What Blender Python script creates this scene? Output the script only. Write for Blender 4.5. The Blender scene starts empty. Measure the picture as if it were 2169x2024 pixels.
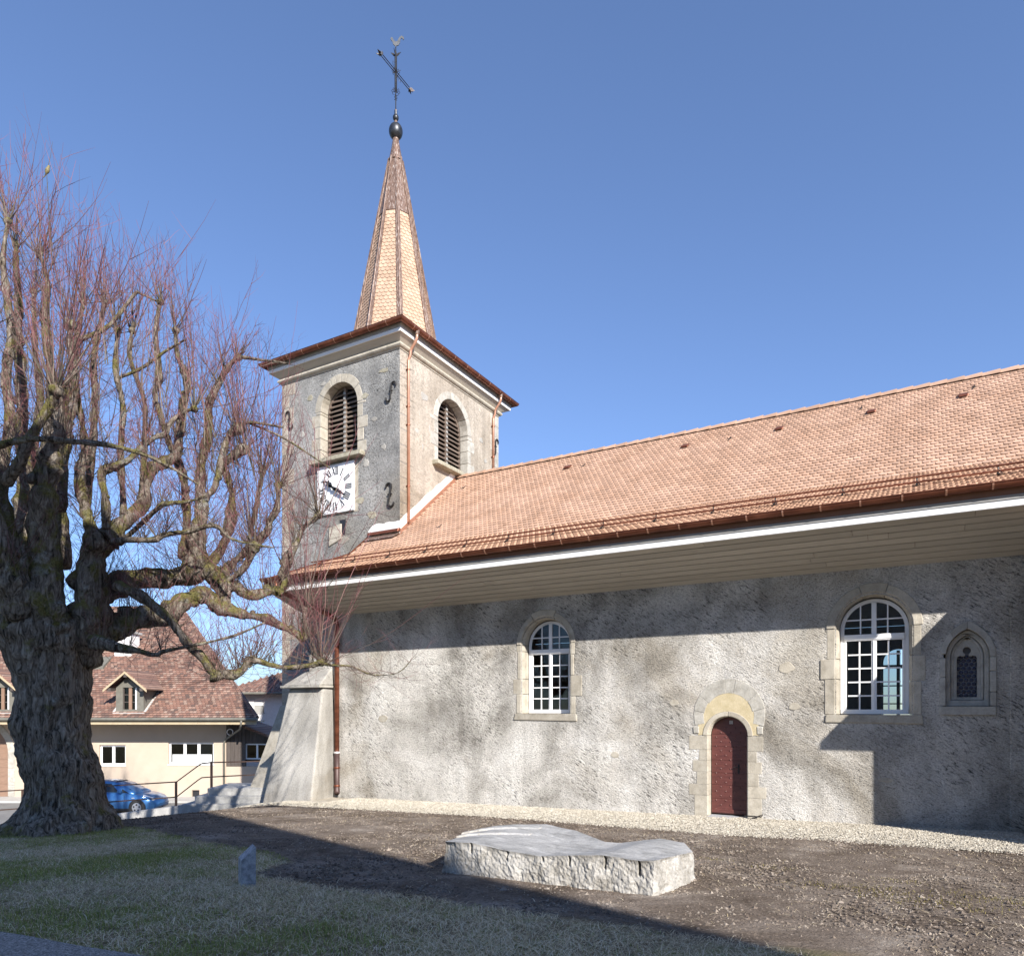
import bpy, bmesh, math, random
import numpy as np
from mathutils import Vector, Matrix, noise
from mathutils.geometry import tessellate_polygon

scene = bpy.context.scene
col = scene.collection
R = math.radians
random.seed(7)
rng = np.random.default_rng(11)

# ------------------------------------------------------------------ camera
# x = east along the nave, y = north, z = up; z 0 is the sill of the small south door
YAW = R(29.7)
EYE = Vector((0.0, -15.5, 2.29))
cam = bpy.data.cameras.new('camera')
cam.lens = 25.04
cam.sensor_width = 36.0
cam.sensor_fit = 'HORIZONTAL'
cam.shift_y = 0.2264
cam.clip_start = 0.1
cam.clip_end = 3000
cam_o = bpy.data.objects.new('camera', cam)
cam_o.location = EYE
cam_o.rotation_euler = (R(90), 0, YAW)
col.objects.link(cam_o)
scene.camera = cam_o

# ------------------------------------------------------------------ sky and sun
SUN = Vector((1.5, -1.0, 1.02)).normalized()
elev = math.asin(SUN.z)
world = bpy.data.worlds.new('World')
scene.world = world
world.use_nodes = True
wt = world.node_tree
for n in list(wt.nodes):
    wt.nodes.remove(n)
sky = wt.nodes.new('ShaderNodeTexSky')
sky.sky_type = 'NISHITA'
sky.sun_disc = False
sky.sun_elevation = elev
sky.sun_rotation = math.atan2(SUN.x, SUN.y)
sky.altitude = 1800
sky.air_density = 0.8
sky.dust_density = 0.0
sky.ozone_density = 3.0
bg = wt.nodes.new('ShaderNodeBackground')
bg.inputs['Strength'].default_value = 0.15
wo = wt.nodes.new('ShaderNodeOutputWorld')
hs_ = wt.nodes.new('ShaderNodeHueSaturation')
hs_.inputs['Hue'].default_value = 0.503
hs_.inputs['Saturation'].default_value = 1.0
wt.links.new(sky.outputs[0], hs_.inputs['Color'])
# gentle shoulder so that the brightest sky keeps its blue, as on film: c / (1 + k * red)
SHOULDER = 0.28
sep = wt.nodes.new('ShaderNodeSeparateColor'); wt.links.new(hs_.outputs[0], sep.inputs[0])
vm1 = wt.nodes.new('ShaderNodeMath'); vm1.operation = 'MULTIPLY_ADD'
vm1.inputs[1].default_value = SHOULDER; vm1.inputs[2].default_value = 1.0
wt.links.new(sep.outputs[0], vm1.inputs[0])
vm2 = wt.nodes.new('ShaderNodeVectorMath'); vm2.operation = 'DIVIDE'
wt.links.new(hs_.outputs[0], vm2.inputs[0]); wt.links.new(vm1.outputs[0], vm2.inputs[1])
wt.links.new(vm2.outputs[0], bg.inputs[0])
wt.links.new(bg.outputs[0], wo.inputs[0])
sl = bpy.data.lights.new('sun', 'SUN')
sl.energy = 4.3
sl.angle = R(0.53)
sl.color = (1.0, 0.945, 0.87)
so = bpy.data.objects.new('sun', sl)
so.rotation_euler = (-SUN).to_track_quat('-Z', 'Y').to_euler()
so.location = SUN * 60
col.objects.link(so)
scene.view_settings.view_transform = 'Standard'
scene.view_settings.look = 'None'
scene.view_settings.gamma = 1.0
scene.view_settings.use_curve_mapping = False
scene.view_settings.exposure = 1.14
scene.cycles.max_bounces = 8
scene.cycles.transparent_max_bounces = 24

# ------------------------------------------------------------------ node helpers
def new_mat(name):
    m = bpy.data.materials.new(name)
    m.use_nodes = True
    nt = m.node_tree
    b = nt.nodes['Principled BSDF']
    return m, nt, b

def nd(nt, t, **kw):
    n = nt.nodes.new(t)
    for k, v in kw.items():
        if k in n.inputs.keys():
            n.inputs[k].default_value = v
        else:
            setattr(n, k, v)
    return n

def tex_coord(nt, scale=(1, 1, 1), rot=(0, 0, 0), world_pos=False):
    if world_pos:
        g = nd(nt, 'ShaderNodeNewGeometry')
        out = g.outputs['Position']
    else:
        out = nd(nt, 'ShaderNodeTexCoord').outputs['Object']
    mp = nd(nt, 'ShaderNodeMapping')
    mp.inputs['Scale'].default_value = scale
    mp.inputs['Rotation'].default_value = rot
    nt.links.new(out, mp.inputs['Vector'])
    return mp.outputs[0]

def noise_n(nt, vec, scale, detail=6, rough=0.6, dist=0.0):
    n = nd(nt, 'ShaderNodeTexNoise')
    n.inputs['Scale'].default_value = scale
    n.inputs['Detail'].default_value = detail
    n.inputs['Roughness'].default_value = rough
    n.inputs['Distortion'].default_value = dist
    nt.links.new(vec, n.inputs['Vector'])
    return n.outputs['Fac']

def ramp(nt, fac, stops):
    r = nd(nt, 'ShaderNodeValToRGB')
    e = r.color_ramp.elements
    while len(e) < len(stops):
        e.new(0.5)
    for el, (p, c) in zip(e, stops):
        el.position = p
        if not hasattr(c, '__len__'):
            c = (c, c, c)
        el.color = (*c[:3], 1)
    nt.links.new(fac, r.inputs[0])
    return r.outputs[0]

def mix(nt, fac, a, b, mode='MIX'):
    m = nd(nt, 'ShaderNodeMix', data_type='RGBA', blend_type=mode)
    for sock, v in ((m.inputs[0], fac), (m.inputs[6], a), (m.inputs[7], b)):
        if hasattr(v, 'is_output'):
            nt.links.new(v, sock)
        elif hasattr(v, '__len__'):
            sock.default_value = (*v[:3], 1)
        else:
            sock.default_value = v
    return m.outputs[2]

def math_n(nt, op, a, b=0.0):
    m = nd(nt, 'ShaderNodeMath', operation=op)
    for i, v in enumerate((a, b)):
        if hasattr(v, 'is_output'):
            nt.links.new(v, m.inputs[i])
        else:
            m.inputs[i].default_value = v
    return m.outputs[0]

def bump(nt, bsdf, height, strength, dist, prev=None):
    b = nd(nt, 'ShaderNodeBump')
    b.inputs['Strength'].default_value = strength
    b.inputs['Distance'].default_value = dist
    nt.links.new(height, b.inputs['Height'])
    if prev is not None:
        nt.links.new(prev, b.inputs['Normal'])
    nt.links.new(b.outputs[0], bsdf.inputs['Normal'])
    return b.outputs[0]

def simple(name, stops, scale=3.0, rough=0.8, bscale=60.0, bstr=0.3, bdist=0.01, stretch=(1, 1, 1),
           metallic=0.0, per_piece=0.0, detail=6, rot=(0, 0, 0), spec=None, dist=0.0, fine=0.0):
    """noise-coloured surface with fine relief; per_piece shifts the brightness piece by piece"""
    m, nt, b = new_mat(name)
    v = tex_coord(nt, stretch, rot, world_pos=True)
    c = ramp(nt, noise_n(nt, v, scale, detail, 0.65, dist), stops)
    if fine:
        f = ramp(nt, noise_n(nt, v, bscale, 3, 0.6), [(0.3, 1 - fine), (0.7, 1 + fine * 0.4)])
        c = mix(nt, 1.0, c, f, 'MULTIPLY')
    if per_piece:
        g = nd(nt, 'ShaderNodeNewGeometry')
        oi = nd(nt, 'ShaderNodeObjectInfo')
        s = math_n(nt, 'FRACT', math_n(nt, 'ADD', g.outputs['Random Per Island'], oi.outputs['Random']))
        k = ramp(nt, s, [(0, 1 - per_piece), (1, 1 + per_piece * 0.5)])
        c = mix(nt, 1.0, c, k, 'MULTIPLY')
    nt.links.new(c, b.inputs['Base Color'])
    b.inputs['Roughness'].default_value = rough
    b.inputs['Metallic'].default_value = metallic
    if spec is not None:
        b.inputs['Specular IOR Level'].default_value = spec
    if bstr:
        bump(nt, b, noise_n(nt, v, bscale, 4, 0.6), bstr, bdist)
    return m

M = {}
def aniso(nt, scale, rot):
    """position turned first, then stretched: streaks run along a chosen slant"""
    g = nd(nt, 'ShaderNodeNewGeometry')
    mp = nd(nt, 'ShaderNodeMapping', vector_type='TEXTURE')
    mp.inputs['Rotation'].default_value = rot
    mp.inputs['Scale'].default_value = tuple(1 / k for k in scale)
    nt.links.new(g.outputs['Position'], mp.inputs['Vector'])
    return mp.outputs[0]

def plaster(name, stops, streak=None, rot=(0, R(33), 0), bstr=0.9, bdist=0.03, dark=0.35, grain=40.0, runs=0.12):
    """rough render: broad stains, slanting trowel ridges with dark pits, coarse sand grain"""
    m, nt, b = new_mat(name)
    p = tex_coord(nt, (1, 1, 1), world_pos=True)
    big = noise_n(nt, p, 0.42, 8, 0.66, 0.5)
    c = ramp(nt, big, stops)
    vs = tex_coord(nt, (2.6, 2.6, 0.16), world_pos=True)
    run = noise_n(nt, vs, 0.9, 4, 0.5)
    c = mix(nt, 1.0, c, ramp(nt, run, [(0.36, 1 - runs), (0.5, 1.0), (0.66, 1 + runs * .5)]), 'MULTIPLY')
    stain = ramp(nt, noise_n(nt, p, 0.23, 5, 0.6, 0.8), [(0.40, (.76, .73, .68)), (0.50, (1, 1, 1)), (0.60, (1.05, 1.05, 1.045))])
    c = mix(nt, 1.0, c, stain, 'MULTIPLY')
    gr = noise_n(nt, p, grain, 3, 0.7)
    c = mix(nt, 1.0, c, ramp(nt, gr, [(0.3, 1 - dark * .8), (0.52, 1.0), (0.75, 1.08)]), 'MULTIPLY')
    hgt = math_n(nt, 'MULTIPLY', gr, 0.45)
    if streak:
        sv = aniso(nt, streak, rot)
        st = noise_n(nt, sv, 1.0, 5, 0.66, 0.9)
        sv2 = aniso(nt, (streak[0] * 2.3, streak[1], streak[2] * 1.9), (rot[0], rot[1] * .35, rot[2]))
        st2 = noise_n(nt, sv2, 1.0, 4, 0.66, 0.7)
        mask = ramp(nt, noise_n(nt, p, 0.55, 4, 0.55), [(0.42, 0.0), (0.56, 1.0)])
        pits = ramp(nt, st, [(0.36, 1 - dark * 1.5), (0.45, 0.86), (0.53, 1.04), (0.66, 1.14)])
        pits2 = ramp(nt, st2, [(0.36, 1 - dark * 1.3), (0.46, .95), (0.6, 1.06)])
        c = mix(nt, mask, mix(nt, 1.0, c, pits2, 'MULTIPLY'), mix(nt, 1.0, c, pits, 'MULTIPLY'))
        hgt = math_n(nt, 'ADD', hgt, math_n(nt, 'ADD', math_n(nt, 'MULTIPLY', st, mask), math_n(nt, 'MULTIPLY', st2, .5)))
    nt.links.new(c, b.inputs['Base Color'])
    b.inputs['Roughness'].default_value = 0.95
    b.inputs['Specular IOR Level'].default_value = 0.15
    bump(nt, b, hgt, bstr, bdist)
    return m

M['render_nave'] = plaster('roughcast', [(0.36, (.29, .272, .245)), (0.44, (.44, .42, .385)), (0.52, (.60, .575, .535)), (0.62, (.71, .69, .65))], streak=(8.0, 1, 30), bstr=1.0, bdist=0.05, dark=0.54, grain=34)
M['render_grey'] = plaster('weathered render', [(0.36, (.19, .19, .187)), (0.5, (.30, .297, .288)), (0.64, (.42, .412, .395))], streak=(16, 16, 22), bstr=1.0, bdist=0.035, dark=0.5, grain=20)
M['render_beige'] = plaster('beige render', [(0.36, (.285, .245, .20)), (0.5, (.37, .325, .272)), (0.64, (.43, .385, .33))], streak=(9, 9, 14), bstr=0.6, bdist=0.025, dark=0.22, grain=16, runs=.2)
M['render_light'] = plaster('buttress render', [(0.36, (.29, .275, .25)), (0.5, (.365, .35, .322)), (0.64, (.43, .412, .38))], bstr=0.9, bdist=0.02, dark=0.34, grain=30, runs=.2)
M['render_white'] = simple('fresh lime', [(0.3, (.70, .68, .66)), (0.7, (.80, .79, .78))], 5, 0.9, 60, 0.4, 0.01)
M['stone'] = simple('limestone', [(0.28, (.30, .27, .215)), (0.5, (.43, .39, .32)), (0.72, (.51, .475, .40))], 4.5, 0.85, 45, 0.55, 0.012, per_piece=0.16, fine=0.16)
M['stone_grey'] = simple('grey limestone', [(0.3, (.29, .275, .24)), (0.5, (.41, .39, .345)), (0.7, (.49, .47, .425))], 5, 0.85, 30, 0.5, 0.01, per_piece=0.14, fine=0.16)
M['stone_dark'] = simple('mossy stone', [(0.3, (.20, .185, .12)), (0.5, (.36, .33, .25)), (0.7, (.46, .43, .35))], 7, 0.9, 30, 0.6, 0.02, per_piece=0.12, fine=0.2)
M['yellow'] = simple('ochre render', [(0.36, (.46, .385, .235)), (0.64, (.56, .48, .32))], 5, 0.9, 50, 0.5, 0.01, fine=0.12)
M['tile'] = simple('clay roof tile', [(0.36, (.40, .248, .165)), (0.5, (.455, .292, .202)), (0.64, (.515, .338, .242))], 1.2, 0.8, 90, 0.15, 0.004, per_piece=0.16)
M['spire_tile'] = simple('spire tile', [(0.36, (.395, .268, .185)), (0.64, (.485, .338, .245))], 1.5, 0.8, 90, 0.15, 0.004, per_piece=0.15)
M['deck'] = simple('underlay', [(0.3, (.20, .10, .06)), (0.7, (.26, .13, .08))], 3, 0.9, 40, 0.1)
M['copper'] = simple('browned copper', [(0.3, (.11, .037, .020)), (0.5, (.185, .062, .034)), (0.7, (.28, .105, .058))], 2.2, 0.42, 30, 0.08, 0.004, metallic=0.55, stretch=(1, 1, 3))
M['copper_new'] = simple('bright copper', [(0.3, (.50, .26, .17)), (0.7, (.66, .37, .26))], 4, 0.38, 30, 0.08, 0.003, metallic=0.6)
M['copper_old'] = simple('streaked copper', [(0.36, (.065, .042, .033)), (0.46, (.16, .098, .072)), (0.56, (.225, .15, .115)), (0.66, (.46, .43, .40))], 4.0, 0.5, 20, 0.2, 0.006, metallic=0.3, stretch=(9, 9, 0.4))
M['zinc'] = simple('zinc grey paint', [(0.3, (.26, .255, .24)), (0.7, (.34, .335, .32))], 3, 0.6, 30, 0.05)
M['white_board'] = simple('white fascia', [(0.3, (.74, .74, .73)), (0.7, (.82, .82, .81))], 3, 0.55, 40, 0.05, stretch=(.4, 1, 1))
M['soffit'] = simple('taupe boards', [(0.3, (.44, .40, .335)), (0.7, (.53, .485, .415))], 2.5, 0.65, 30, 0.1, 0.004, stretch=(.25, 4, 1), per_piece=0.1)
M['white_paint'] = simple('white window paint', [(0.3, (.78, .78, .78)), (0.7, (.84, .84, .84))], 4, 0.4, 40, 0.03)
M['red_door'] = simple('oxide red door', [(0.36, (.085, .027, .023)), (0.64, (.125, .040, .033))], 4, 0.45, 30, 0.25, 0.006, stretch=(1, 1, 4))
M['iron'] = simple('dark iron', [(0.3, (.018, .017, .017)), (0.7, (.05, .046, .044))], 9, 0.5, 60, 0.2, 0.004, metallic=0.5)
M['came'] = simple('lead cames', [(0.3, (.10, .10, .105)), (0.7, (.16, .16, .165))], 6, .6, 30, .1)
M['lead'] = simple('dark lead', [(0.3, (.03, .034, .04)), (0.7, (.085, .09, .10))], 6, 0.42, 30, 0.15, metallic=0.7)
M['silver'] = simple('bright metal', [(0.3, (.7, .7, .72)), (0.7, (.85, .85, .86))], 6, 0.3, 30, 0.05, metallic=0.6)
M['louvre'] = simple('weathered louvre wood', [(0.3, (.085, .060, .045)), (0.5, (.155, .115, .09)), (0.7, (.235, .19, .155))], 3, 0.8, 20, 0.3, 0.006, stretch=(.5, .5, 6), per_piece=0.25)
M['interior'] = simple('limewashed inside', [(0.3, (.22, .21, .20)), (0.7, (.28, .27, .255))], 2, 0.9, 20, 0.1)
M['clock_white'] = simple('clock enamel', [(0.3, (.82, .82, .83)), (0.7, (.88, .88, .89))], 3, 0.45, 20, 0.02)
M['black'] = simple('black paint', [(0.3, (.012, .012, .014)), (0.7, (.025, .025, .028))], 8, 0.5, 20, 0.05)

def glass_mat(name, tint=(.9, .95, .95), trans=0.8):
    m, nt, b = new_mat(name)
    nt.nodes.remove(b)
    out = nt.nodes['Material Output']
    t = nd(nt, 'ShaderNodeBsdfTransparent'); t.inputs[0].default_value = (*[x * trans for x in tint], 1)
    g = nd(nt, 'ShaderNodeBsdfGlossy'); g.inputs['Roughness'].default_value = 0.02
    fr = nd(nt, 'ShaderNodeFresnel'); fr.inputs['IOR'].default_value = 1.5
    v = tex_coord(nt, (1, 1, 1), world_pos=True)
    bp = nd(nt, 'ShaderNodeBump'); bp.inputs['Strength'].default_value = 0.08; bp.inputs['Distance'].default_value = 0.02
    nt.links.new(noise_n(nt, v, 3.0, 2), bp.inputs['Height'])
    nt.links.new(bp.outputs[0], g.inputs['Normal'])
    mx = nd(nt, 'ShaderNodeMixShader')
    nt.links.new(fr.outputs[0], mx.inputs[0]); nt.links.new(t.outputs[0], mx.inputs[1]); nt.links.new(g.outputs[0], mx.inputs[2])
    nt.links.new(mx.outputs[0], out.inputs[0])
    return m
M['glass'] = glass_mat('window glass')
M['glass_dark'] = glass_mat('tinted glass', (.5, .55, .6), 0.35)
M['roundel'] = simple('bottle glass', [(0.3, (.01, .012, .035)), (0.7, (.03, .033, .075))], 20, 0.12, 60, 0.3, 0.01)

# ------------------------------------------------------------------ mesh helpers
class MB:
    """collects shapes and links them as ONE mesh object"""
    def __init__(s, tf=None):
        s.v = []; s.f = []; s.tf = tf
    def add(s, vs, fs):
        k = len(s.v)
        s.v += [tuple(p) for p in vs]
        s.f += [tuple(i + k for i in f) for f in fs]
        return s
    def box(s, x0, x1, y0, y1, z0, z1):
        return s.add([(x0, y0, z0), (x1, y0, z0), (x1, y1, z0), (x0, y1, z0), (x0, y0, z1), (x1, y0, z1), (x1, y1, z1), (x0, y1, z1)],
                     [(0, 3, 2, 1), (4, 5, 6, 7), (0, 1, 5, 4), (1, 2, 6, 5), (2, 3, 7, 6), (3, 0, 4, 7)])
    def hexa(s, pts):
        return s.add(pts, [(0, 3, 2, 1), (4, 5, 6, 7), (0, 1, 5, 4), (1, 2, 6, 5), (2, 3, 7, 6), (3, 0, 4, 7)])
    def prism(s, poly, axis, d0, d1, holes=(), caps=(True, True)):
        loops = [list(poly)] + [list(h) for h in holes]
        flat = [p for l in loops for p in l]
        def P(p, d):
            a, b = p
            return (a, d, b) if axis == 'y' else ((d, a, b) if axis == 'x' else (a, b, d))
        n = len(flat)
        vs = [P(p, d0) for p in flat] + [P(p, d1) for p in flat]
        tri = tessellate_polygon([[Vector((p[0], p[1], 0)) for p in l] for l in loops])
        fs = []
        if caps[0]: fs += [tuple(t) for t in tri]
        if caps[1]: fs += [tuple(i + n for i in reversed(t)) for t in tri]
        k = 0
        for l in loops:
            m = len(l)
            for i in range(m):
                j = (i + 1) % m
                fs.append((k + i, k + i + n, k + j + n, k + j))
            k += m
        return s.add(vs, fs)
    def tube(s, pts, r, n=8, cap=True):
        pts = [Vector(p) for p in pts]
        if not hasattr(r, '__len__'): r = [r] * len(pts)
        rings = []
        up = Vector((0, 0, 1))
        prevn = None
        for i, p in enumerate(pts):
            t = (pts[min(i + 1, len(pts) - 1)] - pts[max(i - 1, 0)])
            if t.length < 1e-9: t = Vector((0, 0, 1))
            t.normalize()
            if prevn is None:
                a = t.cross(up)
                if a.length < 0.05: a = t.cross(Vector((1, 0, 0)))
            else:
                a = prevn - t * prevn.dot(t)
            a.normalize(); prevn = a
            b = t.cross(a)
            rings.append([p + (a * math.cos(2 * math.pi * k / n) + b * math.sin(2 * math.pi * k / n)) * r[i] for k in range(n)])
        vs = [q for rg in rings for q in rg]
        fs = [(i * n + k, i * n + (k + 1) % n, (i + 1) * n + (k + 1) % n, (i + 1) * n + k) for i in range(len(pts) - 1) for k in range(n)]
        if cap:
            fs += [tuple(reversed(range(n))), tuple((len(pts) - 1) * n + k for k in range(n))]
        return s.add(vs, fs)
    def lathe(s, prof, cx, cy, n=24):
        vs = [(cx + r * math.cos(2 * math.pi * k / n), cy + r * math.sin(2 * math.pi * k / n), z) for r, z in prof for k in range(n)]
        fs = [(i * n + k, i * n + (k + 1) % n, (i + 1) * n + (k + 1) % n, (i + 1) * n + k) for i in range(len(prof) - 1) for k in range(n)]
        fs += [tuple(reversed(range(n))), tuple((len(prof) - 1) * n + k for k in range(n))]
        return s.add(vs, fs)
    def build(s, name, mat, parent=None, smooth=False, bevel=0.0, seg=1):
        vs = s.v if s.tf is None else [tuple(s.tf(*p)) for p in s.v]
        me = bpy.data.meshes.new(name)
        me.from_pydata(vs, [], s.f)
        me.update()
        return link(name, me, mat, parent, smooth, bevel, seg)

def link(name, me, mat, parent=None, smooth=False, bevel=0.0, seg=1, fix=True):
    if fix:
        bm = bmesh.new(); bm.from_mesh(me)
        bmesh.ops.recalc_face_normals(bm, faces=bm.faces)
        bm.to_mesh(me); bm.free()
    if smooth:
        me.polygons.foreach_set('use_smooth', [True] * len(me.polygons))
    o = bpy.data.objects.new(name, me)
    if mat is not None:
        me.materials.append(M[mat] if isinstance(mat, str) else mat)
    col.objects.link(o)
    if parent is not None:
        o.parent = parent
        if parent.type == 'EMPTY':
            o.matrix_parent_inverse = Matrix.Translation(-parent.location)
    if bevel:
        b = o.modifiers.new('bevel', 'BEVEL'); b.width = bevel; b.segments = seg; b.limit_method = 'ANGLE'; b.angle_limit = R(40)
    return o

def np_mesh(name, verts, quads, mat, parent=None, smooth=False, tris=False):
    """big meshes straight from arrays"""
    k = 3 if tris else 4
    me = bpy.data.meshes.new(name)
    verts = np.asarray(verts, dtype=np.float32); quads = np.asarray(quads, dtype=np.int32)
    me.vertices.add(len(verts)); me.vertices.foreach_set('co', verts.ravel())
    me.loops.add(quads.size); me.loops.foreach_set('vertex_index', quads.ravel())
    me.polygons.add(len(quads)); me.polygons.foreach_set('loop_start', np.arange(0, quads.size, k, dtype=np.int32))
    me.update(calc_edges=True)
    if not smooth: me.polygons.foreach_set('use_smooth', [False] * len(quads))
    return link(name, me, mat, parent, smooth, fix=False)

def thing(name, label, cat, loc, group=None):
    o = bpy.data.objects.new(name, None)
    o.location = loc; o.empty_display_size = 0.3
    col.objects.link(o)
    return tag(o, label, cat, group)

def tag(o, label, cat=None, group=None, kind=None):
    o['label'] = label
    if cat: o['category'] = cat
    if group: o['group'] = group
    if kind: o['kind'] = kind
    return o

def struct(o, label=None):
    o['kind'] = 'structure'
    if label: o['label'] = label
    return o

def arc(cx, cz, r, a0, a1, n):
    return [(cx + r * math.cos(R(a0 + (a1 - a0) * i / n)), cz + r * math.sin(R(a0 + (a1 - a0) * i / n))) for i in range(n + 1)]

def arch_poly(cx, z0, zs, r, n=20):
    """round-headed opening, counter-clockwise from bottom left"""
    return [(cx - r, z0), (cx + r, z0)] + arc(cx, zs, r, 0, 180, n)

def jit(a):
    return random.uniform(-a, a)

def stone(mb_parent, poly, y0, y1, mat='stone', name='stone', bevel=0.012, rough=0.0):
    if rough:
        poly = [(a + jit(rough), b + jit(rough)) for a, b in poly]
    return MB().prism(poly, 'y', y0, y1).build(name, mat, mb_parent, bevel=bevel)

def ground_z(x, y):
    z = 0.0215 * max(x, -15.0) + 0.036 * max(-y, 0.0)
    if x < -15: z -= 0.14 * (-15 - x)
    return z
# ================================================================== the church
church = thing('church', 'old stone church with orange tiled roof, clock tower and pointed spire', 'church', (-6, 0, 0))
XW, XE = -15.82, 7.5            # nave, west and east ends
RIDGE_Y, KINK_Y, EAVE_Y = 5.95, 1.77, -1.62
def roof_z(y):
    if y > RIDGE_Y: y = 2 * RIDGE_Y - y
    if y >= KINK_Y: return 8.38 + 0.817 * (y - 3.121)
    return 7.276 + 0.397 * (y - KINK_Y)

W1, W2 = -7.90, -0.76           # centres of the two white windows
WR, WZ0, WZS = 0.61, 2.20, 3.88 # half width, sill, springing
DX, DR, DZS = -3.545, 0.405, 1.735
GX = 0.785
def pointed(cx, z0, zs, hw, za, n=9):
    """pointed arch outline; the two arcs meet at za"""
    hgt = za - zs
    rad = (hw * hw + hgt * hgt) / (2 * hw)
    a = math.degrees(math.asin(hgt / rad))
    right = arc(cx + hw - rad, zs, rad, 0, a, n)
    left = arc(cx - hw + rad, zs, rad, 180 - a, 180, n)
    return [(cx - hw, z0), (cx + hw, z0)] + right + left[1:]

holes = [arch_poly(W1, WZ0 - .05, WZS, WR + .05), arch_poly(W2, WZ0 - .05, WZS, WR + .05), arch_poly(DX, -.05, DZS, DR + .05, 16),
         pointed(GX, 2.34, 3.26, 0.38, 3.82)]
# uneven top of the wall under the boards and a slightly wandering west edge
MB().prism([(XW, -1.2), (XE, -1.2), (XE, 5.06), (XW, 5.06)], 'y', 0.0, 0.72, holes).build('nave_wall', 'render_nave', church)
MB().box(1.42, 2.50, -0.05, -0.002, -0.8, 5.0).build('wall_pier', 'render_nave', church, bevel=0.02)
w = MB()
w.prism([(0.002, -1.5), (2.68, -1.5), (2.68, roof_z(2.68) - .12), (1.77, roof_z(1.77) - .12), (0.002, roof_z(0) - .12)], 'x', XW + 0.002, XW + 0.7)
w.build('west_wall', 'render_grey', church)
nw = [arch_poly(W1, WZ0, WZS, WR - .1), arch_poly(W2 + .18, WZ0 - .3, WZS, WR - .1)]
MB().prism([(XW, -1.2), (XE, -1.2), (XE, 5.06), (XW, 5.06)], 'y', 11.2, 11.9, nw).build('north_wall', 'interior', church)
MB().box(XE, XE + .7, 0, 11.9, -1.2, 10.2).box(-14.5, -14.45, 0.72, 11.2, -1, 5.3).build('east_wall', 'interior', church)
MB().box(-14.4, XE, 0.72, 11.2, -0.3, -0.05).build('nave_floor', 'interior', church)
MB().box(-14.4, XE, 0.72, 11.2, 5.07, 5.2).build('nave_ceiling', 'interior', church)
# north window bars seen against the sky through the nave
for cx in (W1, W2 + .18):
    m = MB()
    m.prism(arch_poly(cx, WZ0 - .3, WZS, WR), 'y', 11.5, 11.56, [arch_poly(cx, WZ0 - .22, WZS, WR - .17)])
    m.box(cx - .05, cx + .05, 11.5, 11.56, WZ0 - .25, WZS + .4).box(cx - .5, cx + .5, 11.5, 11.56, 3.68, 3.80)
    for z in (2.5, 3.1): m.box(cx - .5, cx + .5, 11.51, 11.55, z - .02, z + .02)
    m.build('north_window_frame', 'white_paint', church)

# rubble stones that show through the render
for x, z, a, b in [(-13.0, 2.05, .17, .09), (-6.1, 1.25, .10, .07), (-2.35, 3.15, .17, .11), (-2.2, 2.36, .11, .07), (-.55, .95, .13, .045), (-4.7, 2.45, .11, .07)]:
    pts = []
    n_ = 22; ph = random.random() * 9
    for i in range(n_):
        t = 2 * math.pi * i / n_
        k = 1 + .28 * noise.noise(Vector((math.cos(t) * 1.3 + ph, math.sin(t) * 1.3, x)))
        pts.append((x + a * k * math.cos(t), z + b * k * math.sin(t)))
    MB().prism(pts, 'y', -0.010, 0.1).build('rubble_stone', 'stone', church, bevel=0.01, seg=3)

# ---- white round-headed windows
def bars_and_panes(win, cx, y, fr):
    """two casements of two by five panes, and a fanlight of eight, all clipped to the arch"""
    r_in = WR - .10
    zc0, zc1 = WZ0 + .10, 3.66            # casement glass
    half = r_in - .045
    rows = 5
    for s in (-1, 1):
        xa, xb = (cx + .048, cx + half) if s > 0 else (cx - half, cx - .048)
        xm = (xa + xb) / 2
        MB().box(xm - .014, xm + .014, y + .004, y + .034, zc0, zc1).build('glazing_bar', 'white_paint', win)
        for k in range(rows + 1):
            z = zc0 + (zc1 - zc0) * k / rows
            if 0 < k < rows:
                MB().box(xa, xb, y + .001, y + .037, z - .014, z + .014).build('glazing_bar', 'white_paint', win)
            if k < rows:
                z2 = zc0 + (zc1 - zc0) * (k + 1) / rows
                for a, b in ((xa, xm), (xm, xb)):
                    MB().box(a, b, y + .018, y + .022, z, z2).build('pane', 'glass', win)
        # fanlight
        f0, zmid = 3.80, 4.08
        xo = cx + s * .24
        fx = cx + s * .045
        rr = WR - .06
        topz = lambda x: WZS + math.sqrt(max(rr * rr - (x - cx) ** 2, 0))
        MB().box(xo - .013, xo + .013, y + .004, y + .034, f0, topz(xo)).build('glazing_bar', 'white_paint', win)
        xe = math.sqrt(rr * rr - (zmid - WZS) ** 2)
        MB().box(min(fx, cx + s * xe), max(fx, cx + s * xe), y + .001, y + .037, zmid - .013, zmid + .013).build('glazing_bar', 'white_paint', win)
        def pane(xs, zlo, zhi):
            n = 6
            top = []
            for i in range(n + 1):
                x = xs[0] + (xs[1] - xs[0]) * i / n
                top.append((x, min(zhi, max(topz(x), zlo + .005))))
            poly = [(xs[0], zlo), (xs[1], zlo)] + top[::-1]
            MB().prism(poly, 'y', y + .018, y + .022).build('pane', 'glass', win)
        pane(sorted((fx, xo)), f0, zmid); pane(sorted((fx, xo)), zmid, 9)
        xo2 = cx + s * (rr - .005)
        pane(sorted((xo, xo2)), f0, zmid); pane(sorted((xo, cx + s * (xe - .01))), zmid, 9)

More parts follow.
